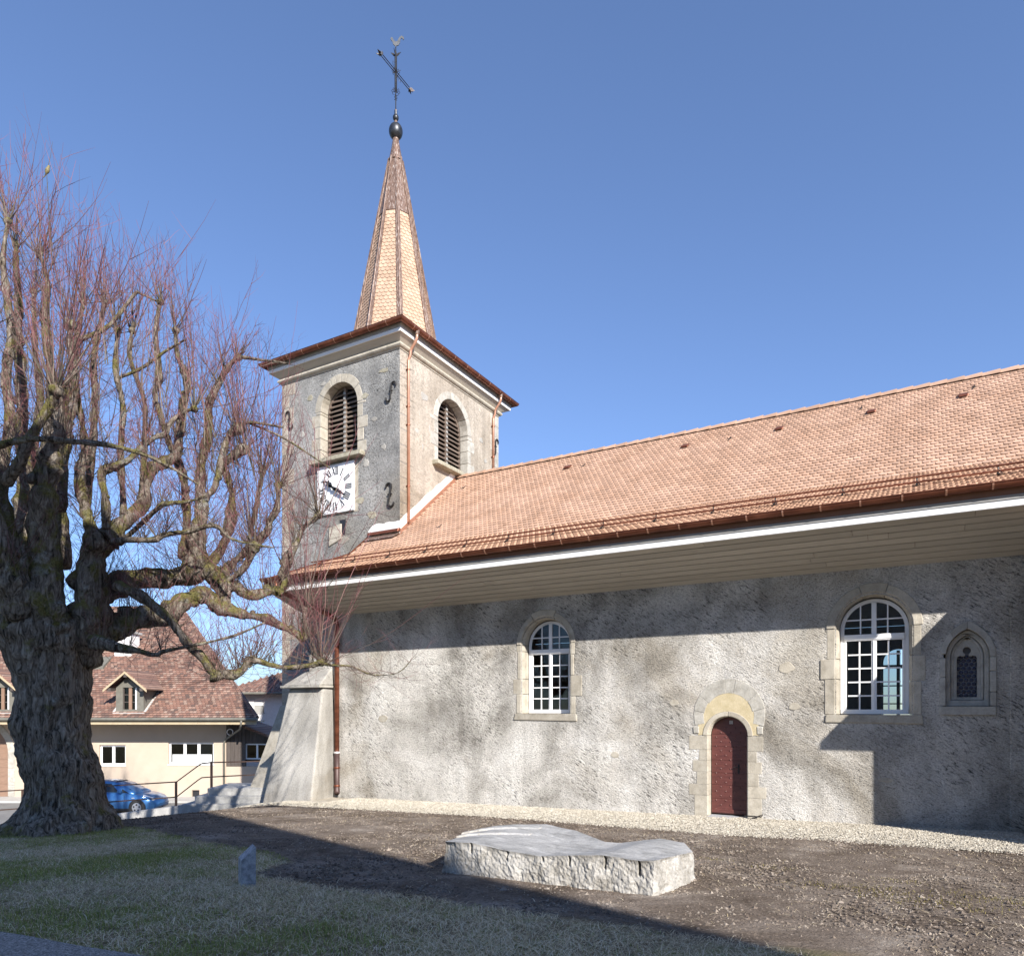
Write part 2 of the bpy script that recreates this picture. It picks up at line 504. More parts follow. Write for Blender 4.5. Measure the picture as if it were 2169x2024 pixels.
def white_window(cx, label):
    y = 0.27
    m = MB()
    ro, ri = WR + .0, WR - .075
    m.prism(arch_poly(cx, WZ0 + .012, WZS, ro - .002), 'y', y, y + .07, [arch_poly(cx, WZ0 + .09, WZS, ri)])
    m.box(cx - ri, cx + ri, y - .035, y + .06, 3.69, 3.79)
    m.box(cx - ri, cx + ri, y - .022, y + .05, 3.665, 3.69)
    m.box(cx - .045, cx + .045, y - .006, y + .05, 3.79, WZS + ri)
    m.box(cx - .048, cx + .048, y - .004, y + .05, WZ0 + .06, 3.66)
    m.box(cx - .018, cx + .018, y - .022, y - .002, WZ0 + .06, 3.66)
    m.box(cx - ri, cx - ri + .045, y - .008, y + .05, WZ0 + .06, 3.66).box(cx + ri - .045, cx + ri, y - .008, y + .05, WZ0 + .06, 3.66)
    m.box(cx - ro + .01, cx + ro - .01, y - .03, y + .05, WZ0 + .008, WZ0 + .10)
    win = m.build('window', 'white_paint', church, bevel=0.006)
    win['label'] = label
    bars_and_panes(win, cx, y, None)
    # dressed stone surround: sill, jamb blocks and voussoirs
    sur = MB().prism([(cx - WR - .26 + jit(.02), WZ0 - .16), (cx + WR + .24, WZ0 - .18), (cx + WR + .22, WZ0 - .002), (cx - WR - .24, WZ0 - .004)], 'y', -0.03, 0.34).build('window_surround', 'stone', church, bevel=0.02, seg=2)
    sur['label'] = label.replace('window', 'window surround of pale stone blocks')
    return win, sur

def jamb_blocks(sur, xin, side, levels, y1=0.268, mat='stone'):
    """levels: (z0, z1, width); each block has a splayed inner face"""
    for z0, z1, wd in levels:
        xo = xin + side * wd
        pr = -0.006 - random.random() * .016
        a = xin + side * 0.075
        pts = [(xo, pr, z0), (a, pr, z0), (xin, 0.075, z0), (xin, y1, z0), (xo, y1, z0)]
        pts = [(p[0], p[1]) for p in pts]
        if side > 0: pts = pts[::-1]
        MB().prism(pts, 'z', z0 + .004, z1 - .004).build('stone', mat, sur, bevel=0.012, seg=2)

def voussoirs(sur, cx, zs, ri, ro_list, y0=-0.018, y1=0.268, mat='stone', splay=0.075):
    """ro_list: (angle0, angle1, outer radius)"""
    for a0, a1, ro in ro_list:
        n = max(3, int(abs(a1 - a0) / 9))
        g = .35
        pr = y0 - random.random() * .01
        m = MB()
        vs = []
        for i in range(n + 1):
            t = R(a0 + g + (a1 - a0 - 2 * g) * i / n)
            c, s = math.cos(t), math.sin(t)
            for r, y in ((ro, pr), (ri + splay, pr), (ri, 0.075), (ri, y1), (ro, y1)):
                vs.append((cx + r * c, y, zs + r * s))
        fs = []
        for i in range(n):
            for k in range(5):
                fs.append((i * 5 + k, i * 5 + (k + 1) % 5, (i + 1) * 5 + (k + 1) % 5, (i + 1) * 5 + k))
        fs += [(0, 1, 2, 3, 4), tuple(n * 5 + k for k in (4, 3, 2, 1, 0))]
        m.add(vs, fs)
        m.build('stone', mat, sur, bevel=0.01, seg=2)

win, sur = white_window(W1, 'white arched window beside the downpipe')
jamb_blocks(sur, W1 - WR, -1, [(2.2, 2.68, .20), (2.68, 3.06, .30), (3.06, 3.74, .17), (3.74, 3.90, .2)])
jamb_blocks(sur, W1 + WR, 1, [(2.2, 2.62, .19), (2.62, 3.12, .36), (3.12, 3.62, .15), (3.62, 3.90, .17)])
voussoirs(sur, W1, 3.90, WR, [(0, 70, .80), (70, 118, .84), (118, 180, .80)])
win, sur = white_window(W2, 'wide white arched window near the pointed window')
jamb_blocks(sur, W2 - WR, -1, [(2.2, 2.90, .26), (2.90, 3.30, .34), (3.30, 3.90, .22)])
jamb_blocks(sur, W2 + WR, 1, [(2.2, 2.84, .20), (2.84, 3.33, .27), (3.33, 3.90, .20)])
voussoirs(sur, W2, 3.90, WR, [(0, 72, .84), (72, 107, .86), (107, 180, .84)])

# ---- small studded door
dy = 0.25
leaf = MB().prism(arch_poly(DX, 0.03, DZS, DR - .004, 18), 'y', dy, dy + .06).build('door', 'red_door', church, bevel=0.004)
leaf['label'] = 'narrow oxide red studded door with a round head'
z = 0.16
planks = [0.03, .36, .66, .92, 1.2, 1.49, 1.76, 2.14]
for a, b in zip(planks[:-1], planks[1:]):
    hw = lambda z: DR - .012 if z <= DZS else math.sqrt(max((DR - .012) ** 2 - (z - DZS) ** 2, .0001))
    n = 5
    zs_ = [a + .004 + (b - a - .008) * i / n for i in range(n + 1)]
    poly = [(DX + hw(q), q) for q in zs_] + [(DX - hw(q), q) for q in reversed(zs_)]
    MB().prism(poly, 'y', dy - .006 - .003 * random.random(), dy).build('door_plank', 'red_door', leaf, bevel=0.003)
studs = MB()
k = 0
zz = 0.13
while zz < 1.98:
    for i in range(4):
        x = DX - DR + .11 + i * .205 + (0.10 if k % 2 else 0)
        lim = DR - .05 if zz < DZS else math.sqrt(max((DR - .05) ** 2 - (zz - DZS) ** 2, 0))
        if abs(x - DX) < lim:
            studs.add(*[[(x + .019 * math.cos(t * 1.0472) * (1 - q), dy - .009 - .016 * q, zz + .019 * math.sin(t * 1.0472) * (1 - q)) for q in (0, .5) for t in range(6)],
                        [(t, (t + 1) % 6, 6 + (t + 1) % 6, 6 + t) for t in range(6)] + [tuple(range(6, 12))]])
    zz += .098; k += 1
st = studs.build('door_stud', 'red_door', leaf); st['kind'] = 'stuff'
MB().box(DX - DR + .01, DX + DR - .01, dy - .03, dy - .006, .05, .14).build('weather_board', 'red_door', leaf, bevel=0.01)
MB().box(DX + .17, DX + .20, dy - .02, dy - .006, .92, 1.12).tube([(DX + .185, dy - .02, 1.06), (DX + .185, dy - .05, 1.06), (DX + .09, dy - .055, 1.055)], .009, 6).build('handle', 'iron', leaf)
pl = MB().box(DX - .008, DX + .062, dy - .014, dy - .009, 1.99, 2.06).build('number_plate', 'white_paint', leaf)
m = MB()
x0, z0 = DX + .0, 1.998
yq = dy - .017
m.box(x0, x0 + .054, yq, yq + .003, z0, z0 + .006).box(x0, x0 + .054, yq, yq + .003, z0 + .05, z0 + .056).box(x0 - .001, x0 + .005, yq, yq + .003, z0, z0 + .056).box(x0 + .049, x0 + .055, yq, yq + .003, z0, z0 + .056)
for dx in (.012, .030):   # two digits, 0 and 3, as bars
    m.box(x0 + dx, x0 + dx + .013, yq, yq + .003, z0 + .014, z0 + .018).box(x0 + dx, x0 + dx + .013, yq, yq + .003, z0 + .038, z0 + .042)
    m.box(x0 + dx + .010, x0 + dx + .014, yq, yq + .003, z0 + .014, z0 + .042)
m.box(x0 + .011, x0 + .015, yq, yq + .003, z0 + .014, z0 + .042).box(x0 + .032, x0 + .043, yq, yq + .003, z0 + .026, z0 + .030)
m.build('plate_figure', 'black', leaf)
step = MB().box(DX - .40, DX + .22, -0.16, 0.25, -0.13, 0.012).build('door_step', simple('blue-grey step', [(0.3, (.30, .31, .33)), (0.7, (.38, .39, .41))], 8, 0.8, 40, 0.3), church, bevel=0.01)
MB().box(DX + .22, DX + DR, 0.0, 0.25, -0.13, 0.0).build('threshold', 'stone_grey', church)
ds = MB().box(DX - .42, DX - .40, -0.01, .2, -.12, .02).build('door_surround', 'stone', church)
ds['label'] = 'pale stone surround and relieving arch round the small door'
def px_blocks(rows, xin, side):
    for z0, z1, wd in rows:
        xo = xin + side * wd
        pr = -0.004 - random.random() * .008
        pts = [(xo, pr), (xin + side * .02, pr), (xin, .02), (xin, dy - .002), (xo, dy - .002)]
        if side > 0: pts = pts[::-1]
        MB().prism(pts, 'z', z0 + .002, z1 - .002).build('stone', 'stone', ds, bevel=0.006, seg=2)
px_blocks([(-.1, .44, .30), (.44, .68, .42), (.68, .95, .25), (.95, 1.20, .34), (1.20, 1.43, .20), (1.43, 1.735, .42)], DX - DR, -1)
px_blocks([(-.1, .44, .30), (.44, .68, .39), (.68, .95, .24), (.95, 1.20, .30), (1.20, 1.42, .20), (1.42, 1.735, .33)], DX + DR, 1)
voussoirs(ds, DX, DZS, DR, [(0, 88, .53), (88, 180, .52)], -0.012, dy - .002, splay=.02)
# ochre fill between the door arch and the relieving arch
ring_o = [(DX - .62, 1.74), (DX - .62, 2.0)] + [(DX + .03 + .53 * math.cos(R(t)), 2.14 + .53 * math.sin(R(t))) for t in range(168, 10, -8)] + [(DX + .64, 2.0), (DX + .64, 1.76)]
ring_i = [(DX + .525 * math.cos(R(t)), DZS + .525 * math.sin(R(t))) for t in range(2, 180, 8)]
MB().prism(ring_o + ring_i, 'y', -0.006, 0.05).build('ochre_fill', 'yellow', ds)
rel = [(-16, 11.7, .745, .52), (12, 38.7, .75, .50), (39, 78.7, .755, .50), (79, 87.7, .755, .50), (88, 96.7, .755, .5), (97, 145.7, .755, .50), (146, 171.7, .75, .52), (172, 196, .745, .53)]
for a0, a1, ro, ri in rel:
    n = 5
    poly = [(DX + .03 + ro * math.cos(R(a0 + (a1 - a0) * i / n)), 2.17 + ro * 1.04 * math.sin(R(a0 + (a1 - a0) * i / n))) for i in range(n + 1)]
    poly += [(DX + .03 + ri * math.cos(R(a1 + (a0 - a1) * i / n)), 2.15 + ri * math.sin(R(a1 + (a0 - a1) * i / n))) for i in range(n + 1)]
    stone(ds, poly, -0.008 - random.random() * .006, 0.04, 'stone_grey', bevel=.005, rough=.002)
for x, z, wd, hh in [(DX - .70, 1.78, .13, .16), (DX + .64, 1.78, .12, .17)]:
    stone(ds, [(x - .03, z), (x + wd - .03, z), (x + wd - .03, z + hh), (x - .03, z + hh)], -0.02, 0.04, 'stone_grey', rough=.008)

# ---- pointed window with leaded roundels
gs = MB().prism([(GX - .45, 2.20), (GX + .44, 2.20), (GX + .44, 2.355), (GX - .45, 2.355)], 'y', -0.05, 0.30).build('pointed_window', 'stone_grey', church, bevel=0.02, seg=2)
gs['label'] = 'small pointed window of carved grey stone with leaded roundels'
outer = pointed(GX, 2.36, 3.26, .44, 3.93, 10); inner = pointed(GX, 2.36, 3.26, .345, 3.78, 10)
nq = len(outer)
def band(i0, i1):
    poly = outer[i0:i1 + 1] + inner[i0:i1 + 1][::-1]
    MB().prism(poly, 'y', -0.02 - random.random() * .008, 0.12).build('stone', 'stone_grey', gs, bevel=0.01, seg=2)
# right jamb, arch pieces, left jamb
def split(lo, hi, zsplit, side):
    for a, b in zip(zsplit[:-1], zsplit[1:]):
        x1, x2 = GX + side * .345, GX + side * .44
        stone(gs, [(min(x1, x2), a + .004), (max(x1, x2), a + .004), (max(x1, x2), b - .004), (min(x1, x2), b - .004)], -0.022, 0.12, 'stone_grey')
split(0, 0, [2.36, 2.62, 3.0, 3.26], 1); split(0, 0, [2.36, 2.9, 3.26], -1)
for i0, i1 in ((2, 7), (7, 12), (12, 16), (16, 21)):
    band(i0, min(i1, nq - 1))
m2 = pointed(GX, 2.357, 3.26, .345, 3.775, 10); m3 = pointed(GX, 2.47, 3.26, .265, 3.68, 10)
MB().prism(m2, 'y', 0.10, 0.16, [m3]).build('moulding', 'stone_grey', gs, bevel=0.02, seg=2)
m4 = pointed(GX, 2.50, 3.26, .215, 3.62, 10)
MB().prism(m3, 'y', 0.17, 0.24, [m4]).build('moulding', 'stone_grey', gs, bevel=0.02, seg=2)
light = [(GX - .16, 2.53), (GX + .16, 2.53), (GX + .16, 3.24), (GX + .145, 3.285), (GX + .10, 3.30), (GX + .055, 3.285), (GX + .03, 3.30), (GX + .028, 3.335)]
light += [(GX + .065 * math.cos(R(t)), 3.395 + .065 * math.sin(R(t))) for t in range(-40, 221, 20)]
light += [(GX - .028, 3.335), (GX - .03, 3.30), (GX - .055, 3.285), (GX - .10, 3.30), (GX - .145, 3.285), (GX - .16, 3.24)]
MB().prism(m3, 'y', 0.20, 0.27, [light]).build('tracery', 'stone_grey', gs, bevel=0.012)
MB().box(GX - .2, GX + .2, .30, .32, 2.5, 3.5).build('leaded_panel', 'came', gs)
for r_ in range(11):
    zc = 2.56 + r_ * .072
    for c_ in range(5):
        xc = GX - .17 + c_ * .082 + (.041 if r_ % 2 else 0)
        if abs(xc - GX) < .165:
            m = MB(); n = 10
            vs = [(xc + q * .036 * math.cos(2 * math.pi * t / n), .30 - yy, zc + q * .036 * math.sin(2 * math.pi * t / n)) for q, yy in ((1, .001), (.8, .010), (.3, .006)) for t in range(n)]
            fs = [(j * n + t, j * n + (t + 1) % n, (j + 1) * n + (t + 1) % n, (j + 1) * n + t) for j in range(2) for t in range(n)] + [tuple(range(2 * n, 3 * n))]
            m.add(vs, fs).build('roundel', 'roundel', gs, smooth=True)

# ---- buttress on the south-west corner and battered foot of the tower
def batter(name, base, top, mat, zb, zt, bevel=0.05):
    m = MB()
    m.hexa([(x, y, zb) for x, y in base] + [(x, y, zt) for x, y in top])
    return m.build(name, mat, church, bevel=bevel, seg=3)
batter('buttress', [(-16.45, -1.38), (-14.42, -1.40), (-14.80, 0.3), (-16.45, 0.6)], [(-16.22, -.42), (-14.86, -.42), (-14.90, .3), (-16.22, .5)], 'render_light', -0.9, 2.93, 0.06)
MB().box(-16.40, -14.80, -.60, .0, 2.932, 3.005).build('buttress_ledge', 'stone_grey', church, bevel=0.015, seg=2)
MB().hexa([(-16.36, -.56, 3.007), (-14.84, -.56, 3.007), (-14.82, .3, 3.007), (-16.36, .3, 3.007), (-16.0, -.02, 3.42), (-14.9, -.02, 3.52), (-14.9, .3, 3.52), (-16.0, .3, 3.42)]).build('buttress_cap', 'render_light', church, bevel=0.04, seg=3)
batter('tower_foot', [(-20.9, 1.55), (-19.0, 1.55), (-19.0, 3.0), (-20.9, 3.0)], [(-19.93, 2.6), (-19.2, 2.6), (-19.2, 3.0), (-19.93, 3.0)], 'stone', -1.6, 2.45)

# ---- nave roof: deck, tiles, ridge, eaves
prof = [(EAVE_Y, roof_z(EAVE_Y) - .05), (KINK_Y, roof_z(KINK_Y) - .05), (RIDGE_Y, roof_z(RIDGE_Y) - .04), (2 * RIDGE_Y - KINK_Y, roof_z(KINK_Y) - .05), (2 * RIDGE_Y - EAVE_Y, roof_z(EAVE_Y) - .05)]
prof += [(y, z - .14) for y, z in reversed(prof)]
roof = MB().prism(prof, 'x', XW - .02, XE).build('nave_roof', 'deck', church)
roof['label'] = 'long orange plain tile roof with kicked eaves'
TW, TH = 0.163, 0.020
def tile_mesh(w=TW - .006, L=.31, flat=.55, ch=.045, lift=.040):
    h = w / 2; f = h * flat
    out = [(-f, 0), (f, 0), (h, ch), (h, L), (-h, L), (-h, ch)]
    def n_(v): return lift * (1 - v / L)
    vs = [(u, v, n_(v) + TH) for u, v in out] + [(u, v, n_(v)) for u, v in out]
    fs = [(0, 1, 2, 3, 4, 5)] + [(i, i + 6, (i + 1) % 6 + 6, (i + 1) % 6) for i in (0, 1, 2, 4, 5)]
    return vs, fs
tv, tf_ = tile_mesh()
me_tile = bpy.data.meshes.new('roof_tile'); me_tile.from_pydata(tv, [], tf_); me_tile.update()
me_tile.materials.append(M['tile'])
spots = []
def course(y0, y1, n, start):
    z0, z1 = roof_z(y0), roof_z(y1)
    th = math.atan2(z1 - z0, y1 - y0)
    for r_ in range(n):
        t = r_ / n
        y = y0 + (y1 - y0) * t; z = z0 + (z1 - z0) * t - .045
        off = (TW / 2 if (start + r_) % 2 else 0)
        x = XW + .08 + off
        while x < XE - .1:
            if not (x < -14.40 and y > 2.30):
                spots.append((x + jit(.003), y, z + jit(.002), th + jit(.006), jit(.012)))
            x += TW
    return start + n
k_ = course(EAVE_Y, KINK_Y, 22, 0)
course(KINK_Y, RIDGE_Y - .04, 33, k_)
def proj_size(p):
    d = Vector(p[:3]) - EYE
    fx, fy = -math.sin(YAW), math.cos(YAW)
    wz = d.x * fx + d.y * fy
    u = (d.x * math.cos(YAW) + d.y * math.sin(YAW)) / wz
    return u, wz
vis = []
for i, p in enumerate(spots):
    u, wz = proj_size(p)
    inside = u < 0.712
    # how much of the tile faces the eye
    nrm = Vector((0, -math.sin(p[3]), math.cos(p[3])))
    face = max(0.05, (EYE - Vector(p[:3])).normalized().dot(nrm))
    vis.append((-(face / wz ** 2) if inside else 0, i))
vis.sort()
single = set(i for _, i in vis[:300])
V, F = [], []
base_v = np.array(tv); 
rest = []
for i, (x, y, z, th, rz) in enumerate(spots):
    if i in single:
        o = bpy.data.objects.new('roof_tile', me_tile); col.objects.link(o)
        o.parent = roof
        o.rotation_euler = (th, 0, rz); o.location = (x, y, z)
    else:
        rest.append((x, y, z, th, rz))
arr = np.array(rest)
c, s_ = np.cos(arr[:, 3]), np.sin(arr[:, 3]); cz, sz = np.cos(arr[:, 4]), np.sin(arr[:, 4])
bx, by, bz = base_v[:, 0], base_v[:, 1], base_v[:, 2]
yy = by[None] * c[:, None] - bz[None] * s_[:, None]
zz_ = by[None] * s_[:, None] + bz[None] * c[:, None]
xx = bx[None] * cz[:, None] - yy * sz[:, None]
yy2 = bx[None] * sz[:, None] + yy * cz[:, None]
P = np.stack([xx + arr[:, 0:1], yy2 + arr[:, 1:2], zz_ + arr[:, 2:3]], -1).reshape(-1, 3)
nt_ = len(arr)
quads = [(0, 1, 2, 5), (5, 2, 3, 4)] + [f for f in tf_[1:]]
Q = (np.array(quads)[None] + (np.arange(nt_) * 12)[:, None, None]).reshape(-1, 4)
o = np_mesh('roof_tiling', P, Q, 'tile', roof); o['kind'] = 'stuff'
# north slope is out of sight: plain sheet stays
x = -14.46
i = 0
while x < XE:
    m = MB(); n = 7
    r0, r1 = .145, .115
    vs = [(xx_, RIDGE_Y + rr * 1.05 * math.cos(math.pi * t / n), roof_z(RIDGE_Y) - .045 + rr * math.sin(math.pi * t / n)) for xx_, rr in ((x - .02, r1), (x + .08, r1 + .004), (x + .40, r0), (x + .40, r0 - .02)) for t in range(n + 1)]
    fs = [(j * (n + 1) + t, j * (n + 1) + t + 1, (j + 1) * (n + 1) + t + 1, (j + 1) * (n + 1) + t) for j in range(3) for t in range(n)]
    m.add(vs, fs).build('ridge_tile', 'tile', roof)
    x += .377
# eaves: sloping board soffit, white fascia, gutter with brackets
def soffit_board(a, b, x0, x1):
    (ya, za), (yb, zb) = a, b
    MB().hexa([(x0, ya, za), (x1, ya, za), (x1, yb, zb), (x0, yb, zb), (x0, ya, za + .03), (x1, ya, za + .03), (x1, yb, zb + .03), (x0, yb, zb + .03)]).build('soffit_board', 'soffit', soff, bevel=0.004)
XSE = 2.0
soff = MB().hexa([(XW, 0.1, 5.09), (XSE, 0.1, 5.09), (XSE, -1.55, 5.63), (XW, -1.55, 5.63), (XW, 0.1, 5.11), (XSE, 0.1, 5.11), (XSE, -1.55, 5.65), (XW, -1.55, 5.65)]).build('soffit', 'deck', church)
NB = 8
for k in range(NB):
    t0, t1 = k / NB, (k + 1) / NB
    ya, yb = 0.0 - 1.55 * t0, 0.0 - 1.55 * t1 + .03
    za, zb = 5.04 + .54 * t0, 5.04 + .54 * t1 - .010
    xs = [XW] + sorted(random.uniform(-13, 1) for _ in range(3)) + [XSE]
    for a, b in zip(xs[:-1], xs[1:]):
        soffit_board((ya, za), (yb, zb), a + .003, b - .003)
MB().box(XW - .02, XSE, -1.60, -1.552, 5.555, 5.67).build('fascia', 'white_board', church, bevel=0.006)
MB().box(XW - .02, XSE, -1.615, -1.555, 5.673, 5.85).box(XW - .02, XSE, -1.635, -1.556, 5.72, 5.735).build('fascia_trim', 'zinc', church)
def gutter(parent, p0, p1, out, r=.085, mat='copper', name='gutter', step=.62, lip=.012):
    """half-round gutter from p0 to p1; out = unit vector away from the wall"""
    p0, p1, out = Vector(p0), Vector(p1), Vector(out)
    n = 8
    m = MB(); vs = []
    for p in (p0, p1):
        for rr in (r, r - .006):
            for t in range(n + 1):
                a = math.pi * t / n
                vs.append(p + out * (rr * math.cos(a)) - Vector((0, 0, rr * math.sin(a))))
    k = n + 1
    fs = []
    for t in range(n):
        fs += [(t, t + 1, 2 * k + t + 1, 2 * k + t), (k + t + 1, k + t, 3 * k + t, 3 * k + t + 1)]
    fs += [(0, 2 * k, 3 * k, k), (n, k + n, 3 * k + n, 2 * k + n)]
    for e in (0, 2 * k):
        fs.append(tuple(e + t for t in range(k)))
    m.add(vs, fs)
    m.tube([p0 + out * r, p1 + out * r], lip, 6)
    g = m.build(name, mat, parent, smooth=False)
    L = (p1 - p0).length; q = int(L / step)
    for i in range(q):
        c0 = p0 + (p1 - p0) * ((i + .5) / q)
        d = (p1 - p0).normalized() * .014
        mm = MB(); vs = []
        for e in (c0 - d, c0 + d):
            for rr in (r + .006, r + .001):
                for t in range(n + 1):
                    a = math.pi * t / n * .95
                    vs.append(e + out * (rr * math.cos(a)) - Vector((0, 0, rr * math.sin(a))))
        fs = [(t, t + 1, 2 * k + t + 1, 2 * k + t) for t in range(n)] + [(t, k + t, k + t + 1, t + 1) for t in range(n)] + [(2 * k + t, 2 * k + t + 1, 3 * k + t + 1, 3 * k + t) for t in range(n)]
        mm.add(vs, fs).build('gutter_bracket', 'copper_new' if mat == 'copper' else mat, g)
    return g
gutter(church, (XW - .06, -1.715, 5.925), (XSE, -1.715, 5.925), (0, -1, 0), .088)
# snow guard: two rails on brackets
sg_y = -0.42
sg_z = roof_z(sg_y)
g1 = MB().tube([(XW + .5, sg_y, sg_z + .17), (XSE, sg_y, sg_z + .17)], .019, 8).build('snow_guard', 'copper', roof)
MB().tube([(XW + .5, sg_y - .02, sg_z + .07), (XSE, sg_y - .02, sg_z + .07)], .019, 8).build('snow_guard', 'copper', roof)
x = -14.9
while x < XSE:
    MB().tube([(x, sg_y + .02, sg_z + .2), (x, sg_y, sg_z + .06), (x - .02, sg_y - .12, sg_z - .01)], .014, 5).tube([(x, sg_y, sg_z + .1), (x + .05, sg_y - .12, sg_z - .01)], .008, 5).box(x - .02, x + .02, sg_y - .15, sg_y - .02, sg_z - .02, sg_z + .0).build('snow_bracket', 'iron', roof)
    x += 1.24
for x, y in ((-3.3, 5.0), (-1.05, 5.0), (0.95, 4.95), (-5.9, 5.0), (-9.7, 5.05)):
    z = roof_z(y)
    vs = [(x - .11, y - .09, z - .01), (x + .11, y - .09, z - .01), (x + .1, y + .16, z + .13), (x - .1, y + .16, z + .13), (x - .1, y - .08, z + .05), (x + .1, y - .08, z + .05), (x + .1, y + .16, z + .17), (x - .1, y + .16, z + .17)]
    MB().hexa(vs).build('roof_vent', 'copper', roof, bevel=.02, seg=2)
for x, y in ((-13.6, 5.0), (-9.1, 5.0), (-4.6, 5.0), (-1.3, 5.35), (1.2, 5.35), (-12.9, 2.6)):
    z = roof_z(y) + .03
    MB().tube([(x, y + .1, z + .09), (x, y, z + .01), (x - .02, y - .12, z - .06), (x - .06, y - .13, z - .02)], .010, 5).box(x - .03, x + .03, y - .05, y - .02, z - .02, z + .0).build('roof_hook', 'iron', roof)
# verge board on the west gable end
m = MB()
pts = [(EAVE_Y - .02, roof_z(EAVE_Y) + .03), (KINK_Y, roof_z(KINK_Y) + .04), (2.66, roof_z(2.66) + .04), (2.66, roof_z(2.66) - .16), (KINK_Y, roof_z(KINK_Y) - .18), (EAVE_Y - .02, roof_z(EAVE_Y) - .2)]
m.prism(pts, 'x', XW - .06, XW - .021).build('verge_board', 'copper', church)

# ---- downpipe with its long swan neck under the soffit
dpx = -14.62
def pipe(parent, pts, r, mat, name='downpipe'):
    return MB().tube(pts, r, 12).build(name, mat, parent, smooth=True)
dp = pipe(church, [(-15.35, -1.70, 5.86), (-15.35, -1.68, 5.66), (-15.28, -1.58, 5.56), (-14.74, -.28, 5.02), (-14.66, -.13, 4.92), (dpx, -.10, 4.75), (dpx, -.10, 1.05)], .070, 'copper')
dp['label'] = 'copper downpipe running under the boards to the corner'
pipe(dp, [(dpx, -.10, 1.06), (dpx, -.10, .08), (dpx + .01, -.11, .0), (dpx + .10, -.20, -.10)], .080, simple('brown cast iron', [(0.3, (.05, .028, .026)), (0.7, (.085, .05, .045))], 6, 0.5, 40, 0.1, metallic=.2), 'cast_iron_foot')
for z in (1.06, .62, .1, 4.2):
    MB().lathe([(.078, z - .03), (.09, z - .025), (.09, z + .025), (.078, z + .03)], dpx, -.10, 14).build('pipe_collar', 'silver' if z == 1.06 else 'copper', dp, smooth=True)
MB().hexa([(-15.05, -.75, -.36), (-14.35, -.72, -.34), (-14.35, -.5, -.33), (-15.05, -.5, -.35), (-15.05, -.75, -.29), (-14.35, -.72, -.27), (-14.35, -.5, -.27), (-15.05, -.5, -.28)]).build('splash_slab', 'stone_grey', church, bevel=.012)

# ---- lean-to vestry east of the frame: its gable throws the stepped shadow on the wall
VX, VY, VO = 2.53, -2.2, .385
m = MB().prism([(VY, -1.0), (-.06, -1.0), (-.06, 5.55), (VY, 4.05)], 'x', VX, 7.4)
m.build('vestry_wall', 'render_nave', church)
ve = VY - VO; vz = 1.48 + 1.02 * (2.2 + VO)
m = MB().prism([(ve, vz), (-.06, vz + .675 * (-.06 - ve)), (-.06, vz + .675 * (-.06 - ve) + .14), (ve, vz + .14)], 'x', VX - VO, 7.8)
m.build('vestry_roof', 'tile', church)
# ================================================================== the tower (part of the church)
TX0, TX1, TY0, TY1 = -19.90, -14.54, 2.68, 8.90
TZ = 13.98
SCX, SHW, SSP = -17.17, 0.83, 12.62       # south belfry opening
ECY, EHW, ESP = 5.73, 0.94, 12.47         # east belfry opening
BZ0 = 10.92
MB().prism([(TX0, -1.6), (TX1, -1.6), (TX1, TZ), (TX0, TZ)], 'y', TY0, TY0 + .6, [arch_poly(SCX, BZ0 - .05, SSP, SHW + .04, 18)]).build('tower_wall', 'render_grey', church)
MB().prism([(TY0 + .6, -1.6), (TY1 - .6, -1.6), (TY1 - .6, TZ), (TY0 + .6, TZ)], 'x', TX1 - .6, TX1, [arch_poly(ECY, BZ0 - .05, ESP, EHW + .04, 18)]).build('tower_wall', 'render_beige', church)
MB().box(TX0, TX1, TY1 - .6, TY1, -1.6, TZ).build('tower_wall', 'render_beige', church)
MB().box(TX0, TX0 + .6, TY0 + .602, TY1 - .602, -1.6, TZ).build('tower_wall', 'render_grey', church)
MB().box(TX0 + .6, TX1 - .6, TY0 + .6, TY1 - .6, 10.2, 10.4).build('belfry_floor', 'louvre', church)
# quoins: thin dressed faces on the south-east and south-west corners
def quoin(x0, x1, y0, y1, z0, z1, mat):
    MB().box(x0, x1, y0, y1, z0 + .006, z1 - .006).build('quoin', mat, church, bevel=.01)
z = -0.3; k = 0
while z < TZ - .1:
    hgt = random.uniform(.36, .62); z1 = min(z + hgt, TZ)
    wl = (.62 if k % 2 else .34) + jit(.06)
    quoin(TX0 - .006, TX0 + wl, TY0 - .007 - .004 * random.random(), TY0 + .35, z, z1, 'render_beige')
    we = (.64 if k % 2 else .605) + jit(.01)
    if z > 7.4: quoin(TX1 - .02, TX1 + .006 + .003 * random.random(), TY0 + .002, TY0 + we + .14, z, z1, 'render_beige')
    if z > 9.6: quoin(TX1 - .3, TX1 + .006, TY1 - (.62 if k % 2 else .4), TY1 + .005, z, z1, 'stone_grey')
    z = z1; k += 1
MB().box(TX0 + .02, TX1 - .02, TY0 + .02, TY0 + .3, -1.7, -1.5).build('tower_footing', 'stone_grey', church)
